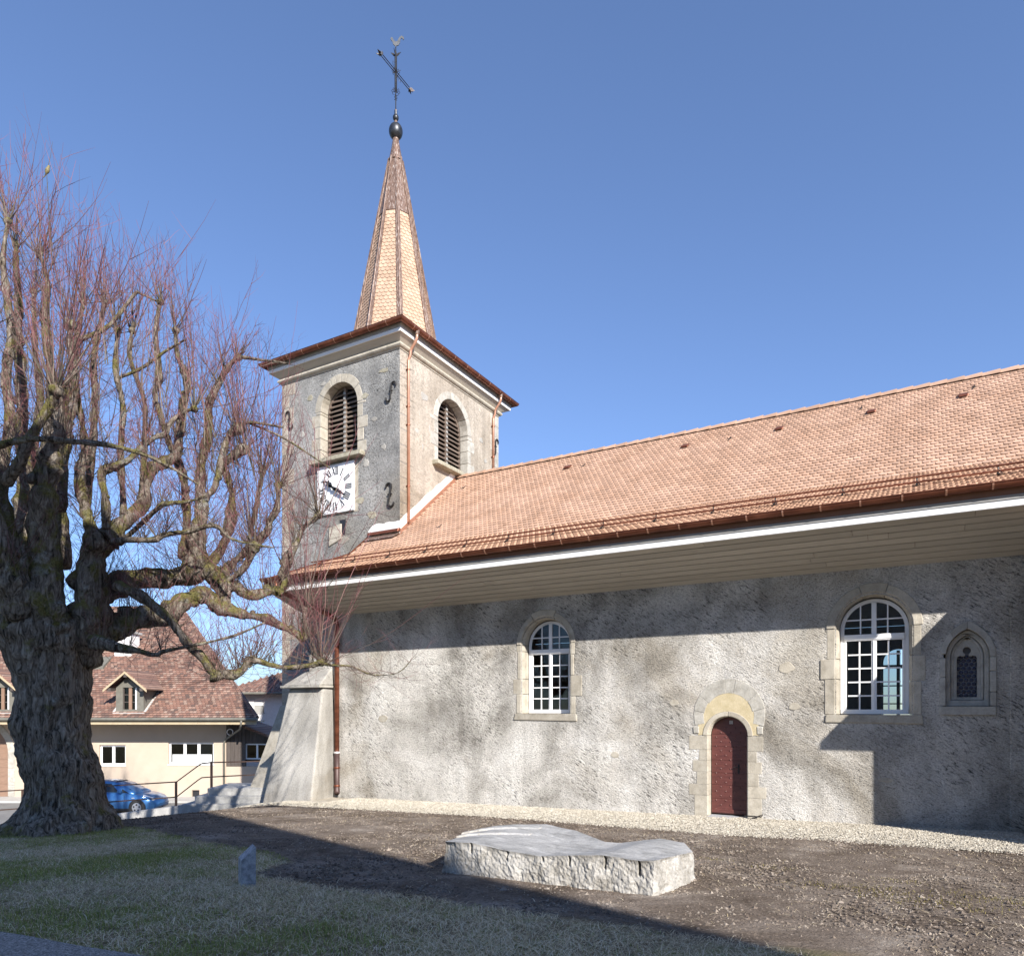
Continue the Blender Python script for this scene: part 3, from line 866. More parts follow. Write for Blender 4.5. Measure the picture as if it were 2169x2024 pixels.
# small repairs and put-log stones in the grey render
for x, z, a, b in [(-16.0, 12.75, .16, .09), (-15.2, 13.4, .2, .07), (-18.5, 13.2, .13, .13), (-18.9, 12.0, .12, .1), (-15.6, 11.9, .12, .08),
                   (-15.95, 10.5, .12, .14), (-15.7, 8.75, .2, .12), (-16.2, 9.3, .18, .1), (-17.9, 13.55, .15, .07), (-15.2, 10.9, .1, .09), (-17.0, 8.05, .25, .12), (-18.4, 9.4, .14, .1)]:
    pts = [(x + a * (1 + jit(.3)) * math.cos(2 * math.pi * i / 9), z + b * (1 + jit(.3)) * math.sin(2 * math.pi * i / 9)) for i in range(9)]
    MB().prism(pts, 'y', TY0 - .012, TY0 + .1).build('rubble_stone', random.choice(['render_light', 'stone_dark', 'render_light']), church, bevel=.01)
for y, z, a, b in [(4.0, 12.9, .22, .13), (3.6, 11.6, .1, .08), (7.6, 12.6, .16, .1), (7.7, 11.35, .14, .12), (4.3, 11.9, .05, .12), (3.9, 11.2, .04, .1), (7.9, 11.9, .12, .08)]:
    pts = [(y + a * (1 + jit(.3)) * math.cos(2 * math.pi * i / 9), z + b * (1 + jit(.3)) * math.sin(2 * math.pi * i / 9)) for i in range(9)]
    MB().prism(pts, 'x', TX1 - .1, TX1 + .010).build('rubble_stone', 'render_light', church, bevel=.01)
# dark slot and oculus low on the south face
MB().prism([(-17.0, 8.25), (-16.88, 8.25), (-16.86, 8.75), (-17.12, 8.75), (-17.05, 8.6)], 'y', TY0 - .02, TY0 + .02).build('wall_slot', 'black', church)
MB().prism([(-17.6, 7.9), (-17.02, 8.1), (-17.02, 8.62), (-17.6, 8.55)], 'y', TY0 - .05, TY0 + .02).build('slot_stone', 'stone', church, bevel=.02)
m = MB(); m.prism(arc(-18.75, 4.1, .26, 0, 345, 23), 'y', TY0 - .03, TY0 + .05, [arc(-18.75, 4.1, .19, 0, 345, 23)]).build('oculus', 'stone_grey', church, bevel=.01)
MB().prism(arc(-18.75, 4.1, .19, 0, 345, 23), 'y', TY0 + .0, TY0 - .01).build('oculus_pane', 'roundel', church)

# ---- belfry openings with louvres
def belfry(name, label, T, n_, half, zsp, zsill, cmat):
    """T(a, d, z) -> world; a along the wall from the centre, d depth into the wall"""
    def P(mb): mb.tf = T; return mb
    # frame set back in the reveal
    d0 = .34
    fr = P(MB())
    outer = arch_poly(0, BZ0, zsp, half - .002, 18); innr = arch_poly(0, BZ0 + .06, zsp, half - .09, 18)
    fr.prism(outer, 'y', d0, d0 + .1, [innr])
    fr.box(-.055, .055, d0 - .05, d0 + .06, BZ0, zsp + half - .06)
    win = fr.build(name, 'louvre', church, bevel=.006)
    win['label'] = label
    ztop = zsp + half - .10
    n = n_
    for i in range(n):
        z = BZ0 + .07 + (ztop - BZ0 - .12) * i / n
        w_ = half - .06 if z + .12 < zsp else math.sqrt(max((half - .06) ** 2 - (z + .12 - zsp) ** 2, .02))
        for s in (-1, 1):
            xa, xb = (.057, w_) if s > 0 else (-w_, -.057)
            if abs(xb - xa) < .08: continue
            j1, j2 = jit(.012), jit(.012)
            b = P(MB())
            # blade slopes outwards and down
            b.hexa([(xa, d0 - .03, z + j1), (xb, d0 - .03, z + j2), (xb, d0 + .13, z + .15 + j2), (xa, d0 + .13, z + .15 + j1),
                    (xa, d0 - .045, z + .028 + j1), (xb, d0 - .045, z + .028 + j2), (xb, d0 + .115, z + .178 + j2), (xa, d0 + .115, z + .178 + j1)])
            b.build('louvre_blade', 'louvre', win)
        if i % 1 == 0:
            P(MB()).box(-.05, .05, d0 - .066, d0 - .05, z + .02, z + .10).build('louvre_peg', 'zinc' if name != 'x' else 'louvre', win)
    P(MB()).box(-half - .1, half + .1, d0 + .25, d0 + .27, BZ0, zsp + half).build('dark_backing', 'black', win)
    # stone surround
    sur_ = P(MB()).hexa([(-half - .34, -.27, zsill - .17), (half + .34, -.27, zsill - .17), (half + .34, .3, zsill - .17), (-half - .34, .3, zsill - .17),
                         (-half - .34, -.24, zsill - .01), (half + .34, -.24, zsill - .01), (half + .34, .3, zsill + .0), (-half - .34, .3, zsill + .0)]).build('belfry_sill', 'stone_dark', church, bevel=.025, seg=2)
    z = BZ0; k = 0
    while z < zsp - .02:
        z1 = min(z + random.uniform(.38, .55), zsp)
        for s in (-1, 1):
            wd = (.42 if (k + (s > 0)) % 2 else .24) + jit(.05)
            pr = -.006 - random.random() * .008
            b = P(MB())
            b.box(min(s * half, s * (half + wd)), max(s * half, s * (half + wd)), pr, d0, z + .006, z1 - .006)
            b.build('stone', cmat, sur_, bevel=.012)
        z = z1; k += 1
    angs = [0, 34, 68, 84, 98, 112, 146, 180]
    for a0, a1 in zip(angs[:-1], angs[1:]):
        q = max(2, int((a1 - a0) / 10)); ro = half + .27 + jit(.03); g = .5
        poly = [(ro * math.cos(R(a0 + g + (a1 - a0 - 2 * g) * i / q)), zsp + ro * math.sin(R(a0 + g + (a1 - a0 - 2 * g) * i / q))) for i in range(q + 1)]
        poly += [(half * math.cos(R(a1 - g + (a0 - a1 + 2 * g) * i / q)), zsp + half * math.sin(R(a1 - g + (a0 - a1 + 2 * g) * i / q))) for i in range(q + 1)]
        P(MB()).prism(poly, 'y', -.006 - random.random() * .008, d0).build('stone', cmat, sur_, bevel=.01)
    return win
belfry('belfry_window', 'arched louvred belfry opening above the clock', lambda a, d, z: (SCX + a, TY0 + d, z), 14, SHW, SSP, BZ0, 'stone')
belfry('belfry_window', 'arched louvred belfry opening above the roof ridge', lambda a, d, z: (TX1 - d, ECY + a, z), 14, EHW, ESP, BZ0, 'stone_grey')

# ---- clock: white square plate with Roman numerals
CX, CZ, CH = -17.27, 9.83, 0.835
clock = MB().box(CX - CH, CX + CH, TY0 - .075, TY0 - .012, CZ - CH, CZ + CH).build('clock', 'clock_white', church, bevel=.01)
clock['label'] = 'square white tower clock with black Roman numerals'
MB().box(CX - CH - .05, CX + CH + .13, TY0 - .010, TY0 + .05, CZ - CH - .04, CZ + CH).build('clock_bed', 'stone', church)
yc = TY0 - .079
def stroke(m, p, q, wd, tf):
    (a, b), (c, d) = p, q
    L = math.hypot(c - a, d - b); nx, ny = -(d - b) / L * wd / 2, (c - a) / L * wd / 2
    pts = [tf(a + nx, b + ny), tf(a - nx, b - ny), tf(c - nx, d - ny), tf(c + nx, d + ny)]
    m.hexa([(x, yc - .004, z) for x, z in pts] + [(x, yc + .006, z) for x, z in pts])
NUM = ['XII', 'I', 'II', 'III', 'IIII', 'V', 'VI', 'VII', 'VIII', 'IX', 'X', 'XI']
ADV = {'I': .062, 'V': .15, 'X': .15}
for hnum, txt in enumerate(NUM):
    th = R(30 * hnum)
    def tf(t, r_, th=th): return (CX + t * math.cos(th) + r_ * math.sin(th), CZ - t * math.sin(th) + r_ * math.cos(th))
    wsum = sum(ADV[c] for c in txt); t = -wsum / 2
    m = MB(); r0, r1 = .47, .74
    for ch in txt:
        w_ = ADV[ch]; cxx = t + w_ / 2
        if ch == 'I':
            stroke(m, (cxx, r0), (cxx, r1), .036, tf)
            for rr in (r0 + .006, r1 - .006): stroke(m, (cxx - .028, rr), (cxx + .028, rr), .012, tf)
        elif ch == 'V':
            stroke(m, (cxx, r0), (cxx - .055, r1), .036, tf); stroke(m, (cxx, r0), (cxx + .055, r1), .018, tf)
            stroke(m, (cxx - .08, r1 - .006), (cxx + .08, r1 - .006), .010, tf)
        else:
            stroke(m, (cxx + .055, r0), (cxx - .055, r1), .038, tf); stroke(m, (cxx - .055, r0), (cxx + .055, r1), .016, tf)
        t += w_
    m.build('numeral', 'black', clock)
def hand(name, ang, poly):
    th = R(ang); m = MB()
    pts = [(CX + t * math.cos(th) + r_ * math.sin(th), CZ - t * math.sin(th) + r_ * math.cos(th)) for t, r_ in poly]
    m.prism(pts, 'y', yc - .10, yc - .085).build(name, 'black', clock)
hand('minute_hand', 121, [(-.03, -.22), (.03, -.22), (.035, 0), (.075, .16), (.05, .30), (.07, .38), (.02, .46), (.035, .54), (0, .66), (-.035, .54), (-.02, .46), (-.07, .38), (-.05, .30), (-.075, .16), (-.035, 0)])
hand('hour_hand', 309, [(-.03, -.18), (.03, -.18), (.03, .08), (.10, .20), (.06, .25), (.11, .33), (.04, .36), (0, .47), (-.04, .36), (-.11, .33), (-.06, .25), (-.10, .20), (-.03, .08)])
MB().tube([(CX, yc - .12, CZ), (CX, yc, CZ)], .05, 12).build('clock_boss', 'black', clock)

# ---- iron wall anchors
def anchor(T, flip=1, s=1.0, tilt=0.0):
    pts = [(.09 + .09 * math.cos(R(t)), .2 + .09 * math.sin(R(t))) for t in range(-20, 181, 20)]
    pts += [(0, .1), (0, -.1)]
    pts += [(-.09 + .09 * math.cos(R(t)), -.2 + .09 * math.sin(R(t))) for t in range(0, -201, -20)]
    ct, st_ = math.cos(tilt), math.sin(tilt)
    P = [T(flip * s * (a * ct - b * st_), s * (a * st_ + b * ct)) for a, b in pts]
    m = MB().tube(P, .026 * s, 6)
    m.tube([T(-.07 * s, .02), T(.07 * s, .02)], .02 * s, 5)
    m.build('wall_anchor', 'iron', church)
for x, z, fl, s, tl in [(-14.88, 12.62, 1, 1.05, -.1), (-14.92, 9.28, -1, 1.25, .25), (-19.5, 12.63, -1, 1.05, .1)]:
    anchor(lambda a, b, x=x, z=z: (x + a, TY0 - .045, z + b), fl, s, tl)
anchor(lambda a, b: (TX1 + .045, 8.62 + a, 12.68 + b), 1, 1.1)

# ---- stone cornice, boarded eaves, gutter
def ring_prism(name, prof, x0, x1, y0, y1, mat, bev=0.0, lab=None):
    """profile (outward, z) carried round a rectangle with mitred corners"""
    m = MB(); n = len(prof); vs = []
    for sx, sy in ((-1, -1), (1, -1), (1, 1), (-1, 1)):
        for p, z in prof:
            vs.append(((x0 - p) if sx < 0 else (x1 + p), (y0 - p) if sy < 0 else (y1 + p), z))
    fs = [(c * n + i, c * n + (i + 1) % n, ((c + 1) % 4) * n + (i + 1) % n, ((c + 1) % 4) * n + i) for c in range(4) for i in range(n)]
    return m.add(vs, fs).build(name, mat, church, bevel=bev)
ring_prism('cornice', [(-.1, 13.95), (.02, 13.95), (.035, 13.99), (.09, 14.02), (.12, 14.06), (.12, 14.10), (.09, 14.135), (.02, 14.15), (-.1, 14.15)], TX0, TX1, TY0, TY1, 'stone', .008)
OW, OS, OE, ON = .32, .26, .23, .48
EX0, EX1, EY0, EY1 = TX0 - OW, TX1 + OE, TY0 - OS, TY1 + ON
# coved board soffit rising from the cornice to the fascia
inn = [(TX0 - .03, TY0 - .03), (TX1 + .03, TY0 - .03), (TX1 + .03, TY1 + .03), (TX0 - .03, TY1 + .03)]
out_ = [(EX0, EY0), (EX1, EY0), (EX1, EY1), (EX0, EY1)]
m = MB()
vs = [(x, y, 14.152) for x, y in inn] + [(x, y, 14.345) for x, y in out_] + [(x, y, 14.40) for x, y in out_]
m.add(vs, [(i, (i + 1) % 4, 4 + (i + 1) % 4, 4 + i) for i in range(4)] + [(8, 9, 10, 11)]).build('tower_soffit', 'soffit', church)
ring_prism('tower_fascia', [(.0, 14.34), (.035, 14.34), (.035, 14.455), (.0, 14.455)], EX0, EX1, EY0, EY1, 'white_board', .004)
ring_prism('tower_fascia_trim', [(-.02, 14.457), (.045, 14.457), (.045, 14.49), (.055, 14.495), (.055, 14.53), (.065, 14.535), (.065, 14.60), (-.02, 14.60)], EX0, EX1, EY0, EY1, 'zinc')
gp = .075
def ring_gutter():
    r_ = .105; n = 8
    prof = [(gp + r_ - r_ * math.cos(math.pi * t / n), 14.64 - r_ * math.sin(math.pi * t / n)) for t in range(n + 1)]
    prof += [(gp + 2 * r_ + .015, 14.655), (gp + 2 * r_ - .01, 14.67)] + [(gp + r_ + (r_ - .01) * math.cos(math.pi * t / n), 14.65 - (r_ - .012) * math.sin(math.pi * t / n)) for t in range(n + 1)]
    g = ring_prism('tower_gutter', prof, EX0, EX1, EY0, EY1, 'copper')
    for L0, L1, sx in ((EX0, EX1, 0), (EY0, EY1, 1)):
        q = int((L1 - L0) / .72)
        for i in range(q):
            c0 = L0 + (L1 - L0) * (i + .5) / q
            mm = MB(); vs = []
            for e in (-.013, .013):
                for t in range(n + 1):
                    p = gp + r_ - (r_ + .005) * math.cos(math.pi * t / n); z = 14.64 - (r_ + .005) * math.sin(math.pi * t / n)
                    vs.append((c0 + e, EY0 - p, z) if sx == 0 else (EX1 + p, c0 + e, z))
            mm.add(vs, [(t, t + 1, n + 2 + t, n + 1 + t) for t in range(n)]).build('gutter_bracket', 'copper_new', g)
ring_gutter()
# low roof skirt under the spire
m = MB(); AXX, AXY = (TX0 + TX1) / 2, (TY0 + TY1) / 2
o8 = [(AXX + 1.75 * math.cos(R(45 * k + 22.5 - 22.5)), AXY + 1.75 * math.sin(R(45 * k))) for k in range(8)]
c4 = [(EX0 - .1, EY0 - .1), (EX1 + .1, EY0 - .1), (EX1 + .1, EY1 + .1), (EX0 - .1, EY1 + .1)]
vs = [(x, y, 14.66) for x, y in c4] + [(x, y, 15.2) for x, y in o8]
# eight octagon points at 0,45,... degrees; corners SW,SE,NE,NW
fs = [(0, 1, 4 + 7, 4 + 6, 4 + 5), (1, 2, 4 + 1, 4 + 0, 4 + 7), (2, 3, 4 + 3, 4 + 2, 4 + 1), (3, 0, 4 + 5, 4 + 4, 4 + 3)]
m.add(vs, fs).build('spire_skirt', 'tile', church)

# ---- octagonal spire
AP, SL = 24.37, 0.1875
SZ0, SZT, SZC = 15.1, 20.85, 23.15
def hipp(k, z, extra=0.0):
    r_ = SL * (AP - z) + extra
    return Vector((AXX + r_ * math.cos(R(45 * k)), AXY + r_ * math.sin(R(45 * k)), z))
m = MB()
for k in range(8):
    m.add([hipp(k, SZ0, -.05), hipp(k + 1, SZ0, -.05), hipp(k + 1, SZT, -.05), hipp(k, SZT, -.05)], [(0, 1, 2, 3)])
spire = m.build('spire', 'deck', church)
spire['label'] = 'slender octagonal spire of pale pointed tiles between copper hips'
for k in range(8):
    a, b, c_, d = hipp(k, SZT, .012), hipp(k + 1, SZT, .012), hipp(k + 1, SZC, .012), hipp(k, SZC, .012)
    mid = (a + b + c_ + d) / 4; inn = (Vector((AXX, AXY, mid.z)) - mid) * .15
    MB().hexa([a, b, c_, d, a + inn, b + inn, c_ + inn, d + inn]).build('copper_sheet', 'copper_old', spire)
    # standing hip cover on both sides of the hip
    for s in (0, 1):
        kk, oth = (k, k + 1) if s == 0 else (k, k - 1)
        pts = []
        for z, wd in ((SZ0, .135), (SZT, .085), (SZC, .06)):
            p, q = hipp(kk, z, .05), hipp(oth, z, .05)
            pts.append((p, p + (q - p).normalized() * wd))
        mm = MB()
        for (p0, q0), (p1, q1) in zip(pts[:-1], pts[1:]):
            n_ = (q0 - p0).cross(p1 - p0).normalized() * .05
            if n_.dot(p0 - Vector((AXX, AXY, p0.z))) > 0: n_ = -n_
            mm.hexa([p0, q0, q1, p1, p0 + n_, q0 + n_, q1 + n_, p1 + n_])
        mm.build('hip_cover', 'copper_old', spire)
    MB().tube([hipp(k, SZ0, .055), hipp(k, SZC, .05)], [.032, .018], 6).build('hip_roll', 'copper_old', spire)
# pointed tiles, clipped to each face
def clip(poly, f):
    out = []
    for i, p in enumerate(poly):
        q = poly[(i + 1) % len(poly)]
        a, b = f(p), f(q)
        if a >= 0: out.append(p)
        if (a >= 0) != (b >= 0):
            t = a / (a - b); out.append((p[0] + (q[0] - p[0]) * t, p[1] + (q[1] - p[1]) * t))
    return out
restv, restf = [], []
n_single = 0
sp_w, sp_e = .172, .148
for k in (7, 6, 5, 0, 1, 2, 3, 4):
    A, B = hipp(k, SZ0, -.045), hipp(k + 1, SZ0, -.045)
    A1, B1 = hipp(k, SZT, -.045), hipp(k + 1, SZT, -.045)
    org = (A + B) / 2; ux = (B - A).normalized(); top = (A1 + B1) / 2
    vx = (top - org).normalized(); nx = ux.cross(vx)
    if nx.dot(org - Vector((AXX, AXY, org.z))) < 0: ux = -ux; nx = -nx
    H = (top - org).length; w0, w1 = (B - A).length / 2, (B1 - A1).length / 2
    rows = int(H / sp_e)
    for r_ in range(rows):
        v0 = r_ * sp_e
        hw_ = w0 + (w1 - w0) * v0 / H
        u = -math.ceil(hw_ / sp_w) * sp_w + (sp_w / 2 if r_ % 2 else 0)
        while u < hw_ + sp_w:
            h_ = sp_w / 2 - .003
            poly = [(u - h_ * .42, v0), (u + h_ * .42, v0), (u + h_, v0 + .055), (u + h_, v0 + .27), (u - h_, v0 + .27), (u - h_, v0 + .055)]
            f1 = lambda p: (w0 + (w1 - w0) * p[1] / H) - p[0]
            f2 = lambda p: (w0 + (w1 - w0) * p[1] / H) + p[0]
            poly = clip(clip(clip(poly, f1), f2), lambda p: H - p[1]) if True else poly
            if len(poly) >= 3 and max(p[0] for p in poly) - min(p[0] for p in poly) > .012:
                def pos(p, e):
                    n_ = .034 * (1 - (p[1] - v0) / .27)
                    return org + ux * p[0] + vx * p[1] + nx * (n_ + e)
                L_ = len(poly)
                vs = [pos(p, .014) for p in poly] + [pos(p, 0) for p in poly]
                fs = [tuple(range(L_))] + [(i, i + L_, (i + 1) % L_ + L_, (i + 1) % L_) for i in range(L_)]
                if k in (7, 6) and n_single < 300:
                    MB().add(vs, fs).build('spire_tile', 'spire_tile', spire); n_single += 1
                else:
                    b0 = len(restv); restv += vs; restf += [tuple(i + b0 for i in f) for f in fs]
            u += sp_w
mm = MB(); mm.v = [tuple(p) for p in restv]; mm.f = restf
o = mm.build('spire_tiling', 'spire_tile', spire); o['kind'] = 'stuff'
MB().lathe([(.27, 23.05), (.285, 23.07), (.25, 23.16), (.17, 23.55), (.115, 23.9), (.0, 23.95)], AXX, AXY, 20).build('spire_collar', 'copper_old', spire, smooth=True)

# ---- ball, cross and weathercock
vane = MB().tube([(AXX, AXY, 23.85), (AXX, AXY, 25.0)], .055, 10).tube([(AXX, AXY, 25.0), (AXX, AXY, 27.42)], .022, 8).build('weathervane', 'lead', church)
vane['label'] = 'iron cross with leaf tips and a weathercock above a lead ball'
def ball(z, rx, rz, name='ball'):
    prof = [(max(rx * math.cos(R(t)), .004), z + rz * math.sin(R(t))) for t in range(-90, 91, 10)]
    MB().lathe(prof, AXX, AXY, 24).build(name, 'lead', vane, smooth=True)
ball(24.22, .262, .31); ball(24.74, .112, .13)
MB().lathe([(.10, 23.82), (.115, 23.92), (.10, 23.96), (.06, 23.98)], AXX, AXY, 16).lathe([(.055, 24.5), (.06, 24.55), (.055, 24.62)], AXX, AXY, 14).lathe([(.045, 24.86), (.05, 25.03), (.03, 25.05)], AXX, AXY, 14).build('collar', 'copper_old', vane, smooth=True)
ZC = 26.47
m = MB()
for dx, dz in ((.045, 0), (-.045, 0), (0, .045), (0, -.045)):
    m.tube([(AXX + dx, AXY - .80, ZC + dz), (AXX + dx, AXY + .80, ZC + dz)], .010, 5)
m.build('cross_arm', 'iron', vane)
m = MB()
for dx, dy_ in ((.05, 0), (-.05, 0), (0, .05), (0, -.05)):
    m.tube([(AXX + dx, AXY + dy_, 25.75), (AXX + dx, AXY + dy_, 27.1)], .009, 5)
m.build('cross_shaft', 'iron', vane)
def leaf_blade(mat, base, d, side, L=.20, wd=.05, th=.008):
    base, d, side = Vector(base), Vector(d).normalized(), Vector(side).normalized()
    n_ = d.cross(side).normalized() * th
    pts = [base, base + d * L * .4 + side * wd, base + d * L, base + d * L * .4 - side * wd]
    MB().hexa([p - n_ for p in pts] + [p + n_ for p in pts]).build('leaf_tip', mat, vane)
for s in (-1, 1):
    b = (AXX, AXY + s * .80, ZC)
    leaf_blade('iron', b, (0, s * 1, .12), (1, 0, 0), .26, .06)
    leaf_blade('silver', b, (.75, s * .9, -.2), (.5, -s * .6, .6), .24, .06)
    leaf_blade('iron', b, (-.75, s * .8, .1), (0, 0, 1), .22, .05)
    leaf_blade('iron', b, (0, s * .7, -.7), (1, 0, 0), .2, .045)
for d, mat in (((0, 0, 1), 'iron'), ((.7, .35, .55), 'iron'), ((-.7, -.35, .55), 'iron'), ((.2, -.7, .55), 'iron')):
    leaf_blade(mat, (AXX, AXY, 27.08), d, (.3, .9, .0) if d[0] == 0 else (0, 0, 1), .24, .055)
m = MB()
for k in range(8):       # scrolled rosettes below and at the crossing
    t = R(45 * k)
    for z, rr in ((25.72, .12), (ZC, .11)):
        e = Vector((math.cos(t), math.sin(t), 0)) * rr
        m.tube([Vector((AXX, AXY, z)) + e * .3, Vector((AXX, AXY, z + .07)) + e, Vector((AXX, AXY, z + .02)) + e * 1.35, Vector((AXX, AXY, z - .05)) + e * .95], .009, 4)
for k in range(4):
    t = R(45 + 90 * k)
    e = Vector((0, math.cos(t), math.sin(t)))
    m.tube([Vector((AXX, AXY, ZC)) + e * .05, Vector((AXX, AXY, ZC)) + e * .24, Vector((AXX + .05, AXY, ZC)) + e * .33, Vector((AXX + .08, AXY, ZC)) + e * .26], .008, 4)
for z in (25.45, 25.56): m.tube([(AXX - .07, AXY, z), (AXX + .07, AXY, z)], .012, 4).tube([(AXX, AXY - .07, z), (AXX, AXY + .07, z)], .012, 4)
m.build('scrollwork', 'iron', vane)
# weathercock: flat cut body with a ring tail, heading roughly south-west
ck = [(-.20, .19), (-.17, .25), (-.12, .245), (-.09, .17), (-.02, .10), (.06, .13), (.13, .28), (.21, .35), (.29, .32), (.31, .24), (.27, .19), (.25, .25), (.20, .27), (.17, .20), (.16, .08), (.10, -.02), (.02, -.06), (0.0, -.12), (-.03, -.06), (-.10, 0), (-.13, .10), (-.17, .13)]
hd = Vector((.80, .60, 0)); pn = Vector((-.60, .80, 0)) * .014
vs = []
for e in (-1, 1):
    for a, b in ck:
        vs.append(Vector((AXX, AXY, 27.52)) + hd * a + Vector((0, 0, b)) + pn * e)
L_ = len(ck)
tri = tessellate_polygon([[Vector((a, b, 0)) for a, b in ck]])
fs = [tuple(t) for t in tri] + [tuple(i + L_ for i in reversed(t)) for t in tri] + [(i, (i + 1) % L_, (i + 1) % L_ + L_, i + L_) for i in range(L_)]
MB().add(vs, fs).build('weathercock', 'lead', vane)

# ---- copper pipes and flashings of the tower
for yp, zb in ((3.05, 8.42), (8.40, 11.2)):
    gx_ = EX1 + .18
    d = pipe(church, [(gx_, yp, 14.55), (gx_, yp, 14.40), (gx_ - .03, yp + .01, 14.30), (TX1 + .20, yp, 14.08), (TX1 + .15, yp, 13.98), (TX1 + .14, yp, 13.86), (TX1 + .085, yp, 13.76), (TX1 + .07, yp, 13.68), (TX1 + .07, yp, zb)], .046, 'copper_new')
    d['label'] = 'bright copper downpipe on the east face of the tower, ' + ('near the clock' if yp < 5 else 'at the far corner')
    MB().lathe([(.03, 14.44), (.06, 14.46), (.10, 14.62), (.05, 14.63)], gx_, yp, 12).build('rainwater_head', 'copper_old', d)
    for z in (13.4, 12.2, 11.6, 9.6):
        if z > zb + .2: MB().lathe([(.05, z - .02), (.058, z - .015), (.058, z + .015), (.05, z + .02)], TX1 + .07, yp, 12).box(TX1, TX1 + .07, yp - .07, yp + .07, z - .012, z + .012).build('pipe_collar', 'copper', d)
# flashing and fresh lime where the roof meets the east face
def slope_band(y0, y1, lo, hi, x0, x1, mat, name, wob=0.0):
    n = 14; vs = []
    for i in range(n + 1):
        y = y0 + (y1 - y0) * i / n; z = roof_z(y)
        w_ = jit(wob)
        for x in (x0, x1):
            vs += [(x, y, z + lo), (x, y, z + hi + w_)]
    fs = []
    for i in range(n):
        a = i * 4; b = a + 4
        fs += [(a, b, b + 1, a + 1), (a + 2, a + 3, b + 3, b + 2), (a + 1, b + 1, b + 3, a + 3), (a, a + 2, b + 2, b)]
    fs += [(0, 1, 3, 2), (n * 4, n * 4 + 2, n * 4 + 3, n * 4 + 1)]
    return MB().add(vs, fs).build(name, mat, church)
slope_band(TY0 - .01, RIDGE_Y - .1, -.05, .11, TX1 + .012, TX1 + .035, 'copper_new', 'flashing')
slope_band(TY0 - .015, RIDGE_Y - .12, -.02, .40, TX1 + .001, TX1 + .014, 'render_white', 'lime_band', .03)
m = MB()
n = 12; vs = []
for i in range(n + 1):
    x = -15.85 + (TX1 + .02 + 15.85) * i / n
    top = 8.40 + jit(.03) if i > 1 else 8.22 + .1 * i
    vs += [(x, TY0 - .014, 8.02), (x, TY0 - .014, top), (x, TY0 + .05, top)]
m.add(vs, [(i * 3, i * 3 + 3, i * 3 + 4, i * 3 + 1) for i in range(n)] + [(i * 3 + 1, i * 3 + 4, i * 3 + 5, i * 3 + 2) for i in range(n)]).build('lime_band', 'render_white', church)
MB().hexa([(-15.80, TY0 - .16, 8.02), (TX1 + .04, TY0 - .16, 8.02), (TX1 + .04, TY0, 8.06), (-15.80, TY0, 8.06), (-15.80, TY0 - .12, 8.13), (TX1 + .04, TY0 - .12, 8.13), (TX1 + .04, TY0, 8.17), (-15.80, TY0, 8.17)]).build('flashing', 'copper', church, bevel=.01)
MB().hexa([(-15.74, TY0 - .36, 7.80), (TX1 + .0, TY0 - .36, 7.80), (TX1 + .0, TY0, 8.0), (-15.74, TY0, 8.0), (-15.74, TY0 - .34, 7.84), (TX1 + .0, TY0 - .34, 7.84), (TX1, TY0, 8.04), (-15.74, TY0, 8.04)]).build('flashing', 'copper_old', church)
# ================================================================== the ground
def fbm(x, y, s, seed=0.0, octv=3):
    out = np.zeros(len(x)); amp = 1.0
    for o_ in range(octv):
        k = s * 2 ** o_
        out += amp * np.array([noise.noise(Vector((a * k + seed, b * k - seed, seed * 1.7))) for a, b in zip(x, y)])
        amp *= .5
    return out
def gz_np(x, y):
    z = 0.0215 * np.maximum(x, -15.0) + 0.036 * np.maximum(-y, 0.0)
    z = z - np.where(x < -15, .14 * (-15 - x), 0)
    return z
def cam_wu(x, y):
    dx, dy_ = x - EYE.x, y - EYE.y
    return -dx * math.sin(YAW) + dy_ * math.cos(YAW), dx * math.cos(YAW) + dy_ * math.sin(YAW)
# lawn edge: everything on the near side of this line is turf
LAWN = [(-60, -8.3), (-16.5, -7.5), (-14.6, -6.9), (-13.0, -7.05), (-10.5, -7.6), (-8.6, -7.85), (-7.75, -8.3), (-7.45, -9.15), (-6.2, -9.35), (-4.1, -9.22), (-2.6, -9.3), (-1.2, -9.3), (0.2, -9.6), (3, -10.2), (60, -14)]
LX = np.array([p[0] for p in LAWN]); LY = np.array([p[1] for p in LAWN])
def turf_d(x, y):
    return np.interp(x, LX, LY) - y      # > 0 on the turf
def axis(lo, hi, a, b, st):
    mid = list(np.arange(a, b, st))
    left = []; q = a; s = st
    while q > lo: s *= 1.35; q -= s; left.append(q)
    right = []; q = b; s = st
    while q < hi: s *= 1.35; q += s; right.append(q)
    return np.array(left[::-1] + mid + right)
gx = axis(-420, 420, -30, 4, .16); gy = axis(-420, 420, -14.5, 4, .13)
X, Y = np.meshgrid(gx, gy); xf, yf = X.ravel(), Y.ravel()
zf = gz_np(xf, yf)
near = (xf > -32) & (xf < 6) & (yf > -16) & (yf < 5)
ni = np.where(near)[0]
bumpz = fbm(xf[ni], yf[ni], 1.1, 3.1, 4)
zf[ni] += .014 * bumpz + .02 * fbm(xf[ni], yf[ni], .35, 9.0, 1)
# worn hollow along the wall and rise of the gravel bank
w_, u_ = cam_wu(xf, yf)
